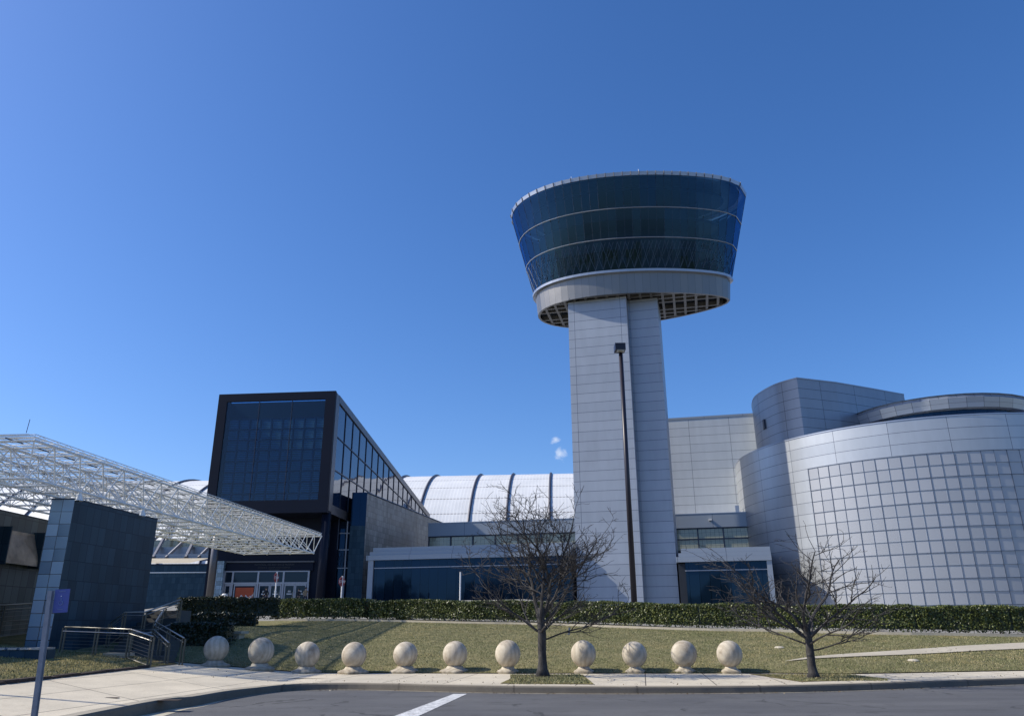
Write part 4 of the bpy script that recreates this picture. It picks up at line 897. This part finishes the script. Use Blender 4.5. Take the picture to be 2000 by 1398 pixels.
# slate-tiled flank block: front face and long splayed side
m = MB(); B0, B1, B2 = (-17.1, 82.0), (-15.5, 82.0), (-9.35, 109.5); ztp = 15.0
def wl(m, a, b, z0, z1, mi=0): L = math.hypot(b[0] - a[0], b[1] - a[1]); m.face([W2(*a, z0), W2(*b, z0), W2(*b, z1), W2(*a, z1)], [(0, z0), (L, z0), (L, z1), (0, z1)], mi)
wl(m, B0, B1, 3, 11.6, 1); wl(m, B0, B1, 11.6, ztp + .1, 2); m.build('flank_front', [MT['tileb'], MT['tile'], MT['lobbygl']], EN)
m = MB(); wl(m, B1, B2, 3, ztp); wl(m, B2, (-17.1, 109.5), 3, ztp); m.face([W2(*B0, ztp), W2(*B1, ztp), W2(*B2, ztp), W2(-17.1, 109.5, ztp)]); m.build('flank_wall', [MT['tileb']], EN)
m = MB(); m.tube([W2(*B1, ztp + .06), W2(*B2, ztp + .06)], .09, 4); m.build('coping', MT['darkm2'], EN)

# left part of the building seen under the canopy
r = thing('side_building', 'slate tiled wall with pale sloping roof strips seen under the canopy', 'building', (-36, 84, 3.5))
def rb(x0, x1, y0, y1, z0, z1, name, mat, M=None):
    m = MB(); m.box(x0 + 36, x1 + 36, y0 - 84, y1 - 84, z0 - 3.5, z1 - 3.5, M); return m.build(name, mat, r)
rb(-75, -31.6, 84, 85, 2, 7.85, 'wall', MT['tile']); rb(-75, -31.6, 83.93, 84, 7.05, 7.14, 'metal_band', MT['steel']); rb(-75, -31.6, 83.9, 85.2, 7.86, 7.98, 'coping', MT['mull'])
m = MB(); m.face([(-39, 0, 4.55), (1.6, 0, 4.55), (2.6, 3, 5.3), (-39, 3, 5.35)]); m.build('lower_roof', MT['cast'], r)
rb(-75, -32.2, 87.5, 88, 8.6, 9.3, 'roof_band', MT['fascia']); rb(-75, -31, 89, 89.5, 9.35, 10.2, 'white_band', MT['fascia'])
rb(-75, -31, 92, 92.2, 10.0, 11.3, 'clerestory', MT['tangl'])
for k in range(9):
    x = -60 + k * 3.6; m = MB(); m.tube([(x + 36, 3.4, 5.4), (x + 37.9, 7.6, 9.6)], .17, 6); m.build('strut', MT['galv'], r); m = MB(); m.tube([(x + 38.2, 3.4, 5.4), (x + 37.9, 7.6, 9.6)], .22, 6); m.build('strut', MT['galv'], r)

# ------------------------------------------------------------------ low wings and upper connectors (along direction A)
Ad = Vector((.974, -.225, 0)).normalized(); Nd = Vector((.225, .974, 0)).normalized()
def wing(label, p0, L, ztop, glass_z1, name='lobby_wing', steps=True, z_floor=3.3):
    r = thing(name, label, 'building', (p0[0], p0[1], z_floor), math.atan2(Ad.y, Ad.x), 'low wings beside the tower'); zz = ztop - z_floor
    m = MB(); m.box(0, L, .35, 8.5, 0, zz - 1.35); m.build('body', MT['interior'], r)
    m = MB(); m.box(-.15, L, .0, 8.6, zz - 1.25, zz - .78); m.build('lower_fascia', MT['fascia'], r)
    m = MB(); m.box(.1, L, .25, 8.6, zz - .775, zz - .42); m.box(.35, L, .5, 8.6, zz - .42, zz); m.build('upper_fascia', MT['fascia'], r)
    m = MB(); m.box(.1, L, .2, .3, zz - .80, zz - .76); m.box(.35, L, .44, .5, zz - .43, zz - .40); m.build('fascia_joint', MT['mull'], r)
    m = MB(); m.face([(.65, .30, .1), (L, .30, .1), (L, .30, zz - 1.26), (.65, .30, zz - 1.26)]); m.build('glass_wall', MT['lobbygl'], r)
    m = MB(); m.box(.6, L, .22, .29, zz - 2.05, zz - 1.97); m.build('transom_bar', MT['doorf'], r)
    return r, zz
r, zz = wing('long low glazed lobby wing between the slate flank and the tower stem', (-14.6, 79.3), 20.6, 9.1, 7)
m = MB(); m.box(.05, .6, .1, .6, 0, zz - 1.26); m.build('end_pier', MT['fascia'], r)
m = MB(); m.box(2.3, 3.0, .31, .8, 0, 3.9); 
r, zz = wing('short low glazed wing between the tower stem and the round drum', (15.2, 73.2), 8.3, 8.3, 7)
m = MB(); m.box(7.85, 8.3, .1, .6, 0, zz - 1.26); m.build('end_pier', MT['fascia'], r)
def upper(label, p0, L, x_tan, name='upper_block'):
    r = thing(name, label, 'building', (p0[0], p0[1], 6), math.atan2(Ad.y, Ad.x), 'upper window bands beside the tower')
    m = MB(); m.box(0, L, 0, 6, 5.45, 6.9); m.build('parapet', MT['fascia'], r)
    m = MB(); m.box(-.03, L, -.04, 6, 6.9, 6.97); m.build('coping', MT['trim'], r)
    m = MB(); m.box(0, L, .35, 6, 0, 5.45); m.build('body', MT['interior'], r)
    n = max(2, round(L / 2.6)); 
    for k in range(n):
        a, b = L * k / n, L * (k + 1) / n; m = MB(); m.box(a, a + .14, .10, .30, 3.0, 5.45); m.box(a + .14, b, .12, .28, 5.33, 5.449); m.box(a + .14, b, .12, .28, 4.20, 4.33); m.box(a + .1, b, .12, .28, 3.0, 3.1); f = m.build('window', MT['mull'], r)
        g = MB(); g.face([(a + .1, .25, 3.0), (b, .25, 3.0), (b, .25, 5.4), (a + .1, .25, 5.4)]); g.build('pane', MT['tangl'] if (k >= n * x_tan[0] and k < n * x_tan[1]) else MT['lobbygl'], f)
    return r
upper('grey parapet and window band above the long lobby wing', (-9.9, 91.2), 18.6, (.0, 1.1))
r = upper('grey parapet and window band between tower stem and drum', (17.2, 84.8), 8.0, (0, .7))
m = MB(); m.box(4.0, 4.3, -.35, 0, 6.15, 6.3); m.build('flood_light', MT['white'], r); m = MB(); m.box(6.9, 7.3, .6, 1.0, 6.97, 7.75); m.build('roof_vent', MT['trim'], r)
# tall panel wall A between tower and drum
r = thing('panel_wall_block', 'tall sunlit metal panelled block between the tower stem and the drum', 'building', (18.3, 88.8, 3.5), math.atan2(Ad.y, Ad.x))
m = MB(); m.prism([(-3, 0), (14, 0), (14, 16), (-3, 16)], 0, 21.0, u0=.35); m.build('wall', MT['walla'], r); m = MB(); m.box(-3.05, 14.05, -.05, 16, 21.001, 21.28); m.build('coping', MT['fascia'], r)

# ------------------------------------------------------------------ hangar
r = thing('hangar', 'huge white barrel-vaulted hall with dark ribs behind everything', 'building', (0, 157.1, 0), R_(-4.2))
RH = 30.4; m = MB(); x0, x1 = -150, 60; n = 40
for i in range(n):
    a0, a1 = math.pi * i / n, math.pi * (i + 1) / n; P = lambda x, a: (x, -RH * math.cos(a), RH * math.sin(a))
    for (xa, xb) in ((x0, x1),): m.face([P(xa, a0), P(xb, a0), P(xb, a1), P(xa, a1)], [(xa, a0 * RH), (xb, a0 * RH), (xb, a1 * RH), (xa, a1 * RH)])
m.build('roof', MT['hangar'], r, smooth=True, merge=True)
m = MB()
for x in (x0, x1): m.face([(x, -RH * math.cos(math.pi * i / n), RH * math.sin(math.pi * i / n)) for i in range(n + 1)])
m.build('end_wall', MT['fascia'], r)
ribs = [-21.0, -14.8, -5.9, .6] + [.6 + 7.4 * k for k in range(1, 6)] + [-21 - 7.4 * k for k in range(1, 12)]
for x in ribs:
    m = MB(); m.tube([(x, -(RH + .12) * math.cos(a), (RH + .12) * math.sin(a)) for a in np.linspace(.02, math.pi * .62, 30)], .23, 6); m.build('rib', MT['rib'], r)

# ------------------------------------------------------------------ tower
TW_ = thing('observation_tower', 'tall grey panelled observation tower with flared blue glass deck on top', 'tower', (5.95, 74.9, 3.0), math.atan2(Ad.y, Ad.x))
H = 31.3; Sd = 0
SM = Matrix.Rotation(-math.atan2(Ad.y, Ad.x), 4, 'Z') @ Matrix.Translation((.08, 1.0, 0)) @ Matrix.Rotation(R_(-15), 4, 'Z')
def spoly(P): return [tuple((SM @ Vector((x, y, 0)))[:2]) for x, y in P]
m = MB(); m.prism(spoly([(0, 0), (6.2, 0), (6.2, 7.6), (0, 7.6)]), 0, H, top=False, bot=False); m.build('stem_left', MT['stem'], TW_)
m = MB(); m.prism(spoly([(6.21, 1.3), (9.35, 1.3), (9.35, 5.2), (6.21, 5.2)]), 0, H, top=False, bot=False); m.build('stem_right', MT['stem2'], TW_)
m = MB(); m.prism(spoly([(6.21, 1.15), (6.42, 1.15), (6.42, 1.3), (6.21, 1.3)]), 0, H); m.build('stem_groove', MT['wall'], TW_)
# deck
dc = Vector((13.2 - 5.95, 78.0 - 74.9, 0)); cA = dc.dot(Ad); cN = dc.dot(Nd)
def outline(off, n=62):
    raw = []
    for k in range(720):
        f = 2 * math.pi * k / 720; raw.append((10.45 * math.cos(f), 4.6 * math.sin(f) * (1 - .28 * math.cos(f))))
    pts = []
    for k in range(720):
        a = raw[k - 1]; b = raw[(k + 1) % 720]; dx, dy = b[0] - a[0], b[1] - a[1]; q = math.hypot(dx, dy); pts.append((raw[k][0] + dy / q * off, raw[k][1] - dx / q * off))
    L = [0]
    for k in range(720): L.append(L[-1] + math.hypot(pts[(k + 1) % 720][0] - pts[k][0], pts[(k + 1) % 720][1] - pts[k][1]))
    return pts, L
rawp, rawL = outline(0)
OFFP = {}
def ring(off, z, n=62):
    pts, _ = outline(off); out = []
    for k in range(n):
        s = rawL[-1] * k / n; i = int(np.searchsorted(rawL, s) - 1); i = max(0, min(719, i)); t = (s - rawL[i]) / (rawL[i + 1] - rawL[i]); a = pts[i]; b = pts[(i + 1) % 720]
        out.append((cA + a[0] + (b[0] - a[0]) * t, cN + a[1] + (b[1] - a[1]) * t, z - 3.0))
    return out
def band(R0, R1, mb, n=62, mi=0):
    u = 0
    for k in range(n):
        a, b = R0[k], R0[(k + 1) % n]; c, d = R1[(k + 1) % n], R1[k]; L = math.hypot(b[0] - a[0], b[1] - a[1]); mb.face([a, b, c, d], [(k * 1.15, a[2]), ((k + 1) * 1.15, b[2]), ((k + 1) * 1.15, c[2]), (k * 1.15, d[2])], mi); u += L
zlo, zfa, zgl, zrim = 34.3, 36.5, 36.8, 46.6
m = MB(); band(ring(0, zlo), ring(.22, zfa), m); m.build('deck_fascia', MT['deckf'], TW_, smooth=False)
m = MB(); band(ring(.22, zfa), ring(.55, zfa + .04), m); band(ring(.55, zfa + .04), ring(.58, zgl), m); band(ring(.58, zgl), ring(.3, zgl + .02), m); m.build('lower_trim', MT['trim'], TW_)
gof = lambda z: .42 + (2.85 - .42) * (z - zgl) / (zrim - zgl)
levels = [zgl, zgl + .335 * (zrim - zgl), zgl + .655 * (zrim - zgl), zrim]
for z0, z1 in zip(levels, levels[1:]):
    m = MB(); band(ring(gof(z0), z0), ring(gof(z1), z1), m); 
    # unique uv cell per pane: 60 m panels -> spread them out
    m.uv = [(u * 60 / 1.15 + (.5 if False else 0), v) for u, v in m.uv]
    m.build('window_band', MT['deckgl'], TW_)
for z in levels[1:3]:
    m = MB(); P = ring(gof(z) + .03, z); m.tube(P + [P[0]], .055, 6, cap=False); m.build('ring_rail', MT['trim'], TW_)
m = MB(); band(ring(gof(zrim) + .05, zrim), ring(gof(zrim) + .14, zrim + .40), m); band(ring(gof(zrim) + .14, zrim + .40), ring(gof(zrim) - .6, zrim + .46), m); band(ring(gof(zrim) - .3, zrim - .01), ring(gof(zrim) + .05, zrim), m); m.build('roof_rim', MT['trim'], TW_)
m = MB(); m.face(ring(gof(zrim) - .5, zrim + .3)); m.build('roof', MT['soffit'], TW_)
for z in (levels[1] - .15, levels[2] - .1, zrim - .35):
    m = MB(); A1, A2 = ring(gof(z) - 2.3, z), ring(gof(z) - 2.3, z + .3); m.face(A1[::-1]); m.face(A2); band(A1, A2, m); m.build('floor_slab', MT['cabin'], TW_)
m = MB(); band(ring(-3.3, zgl), ring(-2.6, zrim - .4), m); m.build('deck_core', MT['cabin'], TW_)
# clips on the rim, mullions, lattice
P0, P1 = ring(gof(zrim) + .09, zrim + .02), ring(gof(zrim) + .18, zrim + .42)
for a, b in list(zip(P0, P1))[31:]: m = MB(); m.tube([a, b], .045, 4); m.build('rim_clip', MT['rib'], TW_)
m = MB(); A_, B_ = ring(gof(zgl) + .01, zgl), ring(gof(zrim) + .01, zrim)
for a, b in zip(A_, B_): m.tube([a, b], .012, 4, cap=False)
m.build('deck_mullions', MT['mull'], TW_)
m = MB(); z0, z1 = zgl + .15, levels[1] - .35; A_, B_ = ring(gof(z0) + .015, z0, 124), ring(gof(z1) + .015, z1, 124)
for k in range(0, 124, 2):
    for s in (-2, 2, 3): m.tube([A_[k], B_[(k + s) % 124]], .020, 3, cap=False)
m.build('lattice_screen', MT['lattice'], TW_)
for f in (17, 25):
    P = ring(gof(zrim) - .2, zrim + .4); p = P[(f + 24) % 62]; m = MB(); m.tube([p, (p[0], p[1], p[2] + .45)], .02, 4); m.build('aerial', MT['white'], TW_)
# waffle soffit
inside = ring(-.1, zlo, 124)
def clip(axis, val):
    xs = []
    for k in range(124):
        a, b = inside[k], inside[(k + 1) % 124]
        if (a[axis] - val) * (b[axis] - val) < 0: t = (val - a[axis]) / (b[axis] - a[axis]); xs.append(a[1 - axis] + (b[1 - axis] - a[1 - axis]) * t)
    return (min(xs), max(xs)) if len(xs) >= 2 else None
m = MB(); zc = zlo - 3
for k in range(-12, 13):
    q = clip(0, cA + k * 1.15)
    if q: m.box(cA + k * 1.15 - .13, cA + k * 1.15 + .13, q[0], q[1], zc + .05, zc + .55)
for k in range(-6, 7):
    q = clip(1, cN + k * 1.05)
    if q: m.box(q[0], q[1], cN + k * 1.05 - .13, cN + k * 1.05 + .13, zc + .053, zc + .553)
m.build('soffit_grid', MT['soffit'], TW_)
m = MB(); m.face([(x, y, zc + .56) for x, y, z in ring(0, zlo, 124)][::-1]); m.build('soffit_panel', MT['interior'], TW_)
m = MB(); band(ring(-.25, zlo), ring(0, zlo), m); m.build('soffit_rim', MT['deckf'], TW_)

# ------------------------------------------------------------------ round drum, back volume, roof ring
DC = (43.3, 82.6); DR = 18.4
dr = thing('round_theatre_drum', 'big round silver panelled drum with a squared glass grid on its right side', 'building', (DC[0], DC[1], 3.0))
m = MB(); n = 360
def dp(a, rr=DR): return (rr * math.cos(a), rr * math.sin(a))
gs = 213.9; cell = 3.24; zg = 15.48
def cylpart(m, a0, a1, z0, z1, rr=DR, st=.9, mi=0):
    n = max(1, int(abs(a1 - a0) / st))
    for i in range(n):
        b0, b1 = R_(a0 + (a1 - a0) * i / n), R_(a0 + (a1 - a0) * (i + 1) / n); m.face([(*dp(b0, rr), z0 - 3), (*dp(b1, rr), z0 - 3), (*dp(b1, rr), z1 - 3), (*dp(b0, rr), z1 - 3)], [(b0 * DR, z0), (b1 * DR, z0), (b1 * DR, z1), (b0 * DR, z1)], mi)
cylpart(m, 90, gs, 2.5, 18.6); cylpart(m, gs, gs + cell * 30, zg, 18.6); cylpart(m, gs + cell * 30, 450, 2.5, 18.6)
m.build('wall', MT['drum'], dr, smooth=True, merge=True)
m = MB(); cylpart(m, gs, gs + cell * 30, 2.5, zg, DR + .002); m.build('glass_grid', MT['fritt'], dr, smooth=True, merge=True)
m = MB()
def vbar(a, w, z0, z1, pr=.05):
    a = R_(a); dw = w / 2 / DR; m.face([(*dp(a - dw, DR + pr), z0 - 3), (*dp(a + dw, DR + pr), z0 - 3), (*dp(a + dw, DR + pr), z1 - 3), (*dp(a - dw, DR + pr), z1 - 3)])
    for s in (-1, 1): m.face([(*dp(a + s * dw, DR), z0 - 3), (*dp(a + s * dw, DR + pr), z0 - 3), (*dp(a + s * dw, DR + pr), z1 - 3), (*dp(a + s * dw, DR), z1 - 3)][::-s])
for k in range(31): vbar(gs + cell * k, .05 if k % 2 == 0 else .02, 2.5, zg)
for j in range(13):
    w = .05 if j % 2 == 0 else .02; z = zg - 1.04 * j
    if z < 3: break
    for i in range(0, int(cell * 30 / .9)):
        a0, a1 = R_(gs + i * .9), R_(gs + (i + 1) * .9)
        for (r0, r1, za, zb) in ((DR + .055, DR + .055, z - w / 2, z + w / 2), (DR, DR + .055, z + w / 2, z + w / 2), (DR + .055, DR, z - w / 2, z - w / 2)):
            m.face([(*dp(a0, r0 if za != zb else r1), za - 3), (*dp(a1, r0 if za != zb else r1), za - 3), (*dp(a1, r1 if za != zb else r0), zb - 3), (*dp(a0, r1 if za != zb else r0), zb - 3)])
m.build('mullion_grid', MT['mullg'], dr)
m = MB(); m.face([(*dp(R_(2 * k), DR - .01), 15.59) for k in range(180)]); m.build('roof', MT['fascia'], dr)
m = MB(); cylpart(m, 90, 450, 18.601, 18.72, DR + .05); m.build('coping', MT['trim'], dr)
# back volume (curved left, corner, flat right)
bk = thing('corner_block', 'taller grey block with curved left side and sharp corner rising behind the drum', 'building', (30, 78, 12))
BP = [(28.9, 89), (27.3, 84.5), (26.55, 81.2), (26.62, 78.9), (27.15, 76.5), (27.85, 75.15), (28.75, 74.0)]
BP = smooth(BP, 5) + [(33.3, 75.6), (37.5, 77.6), (42.5, 80.1), (42.5, 89)]
BPm = [(x - 30, y - 78) for x, y in BP]
def ins(P): 
    return P
m = MB(); m.prism(BPm, 0, 13.0, u0=1.0); m.build('wall', MT['wall'], bk)
m = MB(); m.prism([(x * 1.004, y * 1.012) for x, y in BPm], 13.001, 13.12); m.build('coping', MT['fascia'], bk)
m = MB(); q = (26.6 - 30, 79.0 - 78); m.box(q[0] - .12, q[0] + .05, q[1] - .35, q[1] + .1, 9.0, 10.0); m.build('vent', MT['mull'], bk)
# ring
rg = thing('roof_ring', 'low round grey metal crown with dark glass band on top of the drum', 'building', (44.3, 78.4, 18.6))
m = MB(); RR = 9.0
for i in range(36):
    a0, a1 = R_(10 * i), R_(10 * (i + 1))
    def q(a, rr, z): return (rr * math.cos(a), rr * math.sin(a), z)
    m.face([q(a0, RR - .25, 2.15), q(a1, RR - .25, 2.15), q(a1, RR, 3.1), q(a0, RR, 3.1)], [(a0 * RR, 0), (a1 * RR, 0), (a1 * RR, 1.6), (a0 * RR, 1.6)])
    m.face([q(a0, RR, 3.1), q(a1, RR, 3.1), q(a1, RR - .25, 3.5), q(a0, RR - .25, 3.5)])
    m.face([q(a0, RR - .25, 2.15), q(a0, RR - 1.2, 2.10), q(a1, RR - 1.2, 2.10), q(a1, RR - .25, 2.15)])
m.face([(RR * math.cos(R_(10 * i)), RR * math.sin(R_(10 * i)), 3.45) for i in range(36)])
m.build('metal_crown', panel('crown_panel', (.40, .44, .50), 1.5708, .8, seam=.035, rough=.36, metal=.5, var=.05, tilt=.02, seamcol=(.06, .07, .1)), rg)
m = MB()
for i in range(36):
    a0, a1 = R_(10 * i), R_(10 * (i + 1)); m.face([q(a0, RR - 1.0, 0), q(a1, RR - 1.0, 0), q(a1, RR - .9, 2.12), q(a0, RR - .9, 2.12)])
m.build('glass_band', MT['lobbygl'], rg)

# ------------------------------------------------------------------ people by the doors
def person(label, loc, h, rz, top, trou, pose=0):
    r = thing('person', label, 'person', loc, rz, None); r.scale = (h / 1.75,) * 3
    sw = .12 if pose == 0 else .22
    J = [((0, 0, .95), .13), ((0, 0, 1.12), .125), ((0, 0, 1.32), .15), ((0, 0, 1.46), .075), ((0, -.01, 1.54), .055), ((0, -.02, 1.64), .095), ((0, -.01, 1.70), .07),
         ((.10, 0, .88), .095), ((.11, -sw * .5, .50), .065), ((.11, -sw * .3, .10), .045), ((.11, -sw * .3 - .14, .05), .035),
         ((-.10, 0, .88), .095), ((-.11, sw * .5, .50), .065), ((-.11, sw, .12), .045), ((-.11, sw - .14, .05), .035),
         ((.20, 0, 1.40), .06), ((.24, .02, 1.12), .045), ((.22, -.10, .90), .036), ((.22, -.13, .82), .03), ((-.20, 0, 1.40), .06), ((-.24, .03, 1.12), .045), ((-.20, -.18, 1.0), .036), ((-.18, -.26, 1.0), .03)]
    Ed = [(0, 1), (1, 2), (2, 3), (3, 4), (4, 5), (5, 6), (0, 7), (7, 8), (8, 9), (9, 10), (0, 11), (11, 12), (12, 13), (13, 14), (2, 15), (15, 16), (16, 17), (17, 18), (2, 19), (19, 20), (20, 21), (21, 22)]
    for hx, hb in ((1, 18), (-1, 22)):
        bp = J[hb][0]
        for k in range(5):
            J.append(((bp[0] + (k - 2) * .017 * hx, bp[1] - .05 - (.02 if k == 2 else 0), bp[2] - .06 + (.03 if k == 0 else 0)), .009)); Ed.append((hb, len(J) - 1))
    me = bpy.data.meshes.new('body'); me.from_pydata([j[0] for j in J], Ed, []); o = bpy.data.objects.new('body_tmp', me); COL.objects.link(o)
    o.modifiers.new('s', 'SKIN'); o.modifiers.new('u', 'SUBSURF').levels = 1
    for i, j in enumerate(J): me.skin_vertices[0].data[i].radius = (j[1], j[1] * .85); 
    me.skin_vertices[0].data[0].use_root = True
    bpy.context.view_layer.update(); m2 = bpy.data.meshes.new_from_object(o.evaluated_get(bpy.context.evaluated_depsgraph_get())); bpy.data.objects.remove(o)
    m2.materials.clear()
    for x in (MT['skin'], MT[top], MT[trou]): m2.materials.append(x)
    for p in m2.polygons:
        z = p.center.z; p.use_smooth = True; p.material_index = 2 if (z < .96 and abs(p.center.x) < .19) else (0 if z > 1.49 or (z < 1.0) else 1)
    b = bpy.data.objects.new('body', m2); COL.objects.link(b); b.parent = r
    m = MB(); m.lathe([(.0, .115), (.06, .10), (.10, .04), (.105, -.03), (.085, -.06)], (0, .015, 1.67), 14); m.build('hair', MT['hair'], r, smooth=True)
    m = MB(); m.lathe([(0, -.018), (.014, 0), (0, .018)], (0, -.115, 1.63), 6); m.build('nose', MT['skin'], r)
    return r
person('person in a tan shirt walking by the right door', (-20.35, 78.6, 3.52), 1.75, R_(30), 'tan', 'jean', 1)
person('person in a black coat just left of the one in tan', (-20.95, 78.3, 3.52), 1.62, R_(-20), 'blackc', 'blackc')
person('person in a dark coat beside the edge-on road sign', (-23.9, 77.5, 3.52), 1.7, R_(10), 'blackc', 'jean')
r = thing('litter_bin', 'green and white litter bin by the left entrance door', 'bin', (-28.5, 79.3, 3.52)); m = MB(); m.lathe([(.0, 0), (.26, 0), (.29, .85), (.27, .95)], (0, 0, 0), 14); m.build('body', MT['green'], r); m = MB(); m.lathe([(.30, .96), (.31, 1.12), (.22, 1.22), (0, 1.24)], (0, 0, 0), 14); m.build('lid', MT['white'], r)
# small things on the lawn
for (x, y, lab) in ((13.2, 27.3, 'small flat pale stone marker lying on grass near the pavement'), (9.9, 30.6, 'tiny pale stone on the lawn above the path')):
    m = MB(); m.lathe([(.0, .05), (.12, .045), (.19, .0), (.19, -.05)], (0, 0, 0), 12); o = m.build('stone_marker', MT['cast']); o.location = (x, y, gz(x, y) + .01); tag(o, lab, 'stone')
m = MB(); m.box(-.14, .14, -.0, .012, 0, .02); m.box(-.045, .045, 0, .01, .02, .32); o = m.build('marker_stake', MT['galv']); o.location = (2.5, 37.0, gz(2.5, 37.0)); o.rotation_euler = (0, R_(9), .3); tag(o, 'small grey plant marker stake on the lawn right of the tall tree', 'marker')
P = []; NN = []
for k in range(900):
    x = rng.uniform(-10, 16); ky = kerbY(x) if x > -3.3 else 22.4; r_ = rng.random()
    y = ky + (-.05 - abs(rng.normal(0, .12)) if r_ < .45 else abs(rng.normal(0, .5)) + .3 if r_ < .7 else rng.uniform(.3, 4.4)); P.append((x, y, (.012 if y < ky else zp(x, y) + .016))); NN.append((0, 0, 3.0))
o = leaves(np.array(P), np.array(NN), .022, 'leaf_litter', MT['litter'], None); o['kind'] = 'stuff'; tag(o, 'scattered dry leaf bits along the kerb and pavement', 'leaf litter')
P = []; NN = []
for k in range(2600):
    x = rng.uniform(-12, 24); y0_, y1_ = interp(x, SB)[0], interp(x, BERM)[0]; y = y0_ + (y1_ - y0_) * rng.random() ** 1.5
    if hnoise(x * .7, y * .8) + rng.normal(0, .35) > .15: P.append((x, y, gz(x, y) + .035)); NN.append((0, 0, 3.0))
o = leaves(np.array(P), np.array(NN), .03, 'fallen_leaves', MT['litter'], None); o['kind'] = 'stuff'; tag(o, 'fallen brown leaves caught in the lawn turf', 'fallen leaves')
# iron covers in the plaza
for (x, y, w, lab) in ((-6.98, 17.0, .42, 'small rectangular rusty drain cover near the plaza kerb'), (-8.0, 16.6, .3, 'thin metal slot cover in the plaza slabs')):
    m = MB(); m.box(-w / 2, w / 2, -.14 if w > .35 else -.05, .14 if w > .35 else .05, 0, .008); o = m.build('drain_cover', MT['soil']); o.location = (x, y, zp(x, y) + .004); tag(o, lab, 'drain cover')
# woods behind the camera, seen only in reflections
P = []; NN = []
for k in range(30000):
    a = rng.uniform(-1.35, 1.35); rad = rng.uniform(125, 150); h = rng.random() ** .8 * (11 + 4 * math.sin(a * 23) + 2 * math.sin(a * 61)); P.append((rad * math.sin(a), -rad * math.cos(a), h)); NN.append((-math.sin(a) * 1.0, math.cos(a), .2))
o = leaves(np.array(P), np.array(NN), 1.1, 'far_woods', MT['woods'], None); o['kind'] = 'stuff'; tag(o, 'bare winter woods across the road behind the viewer', 'woods')
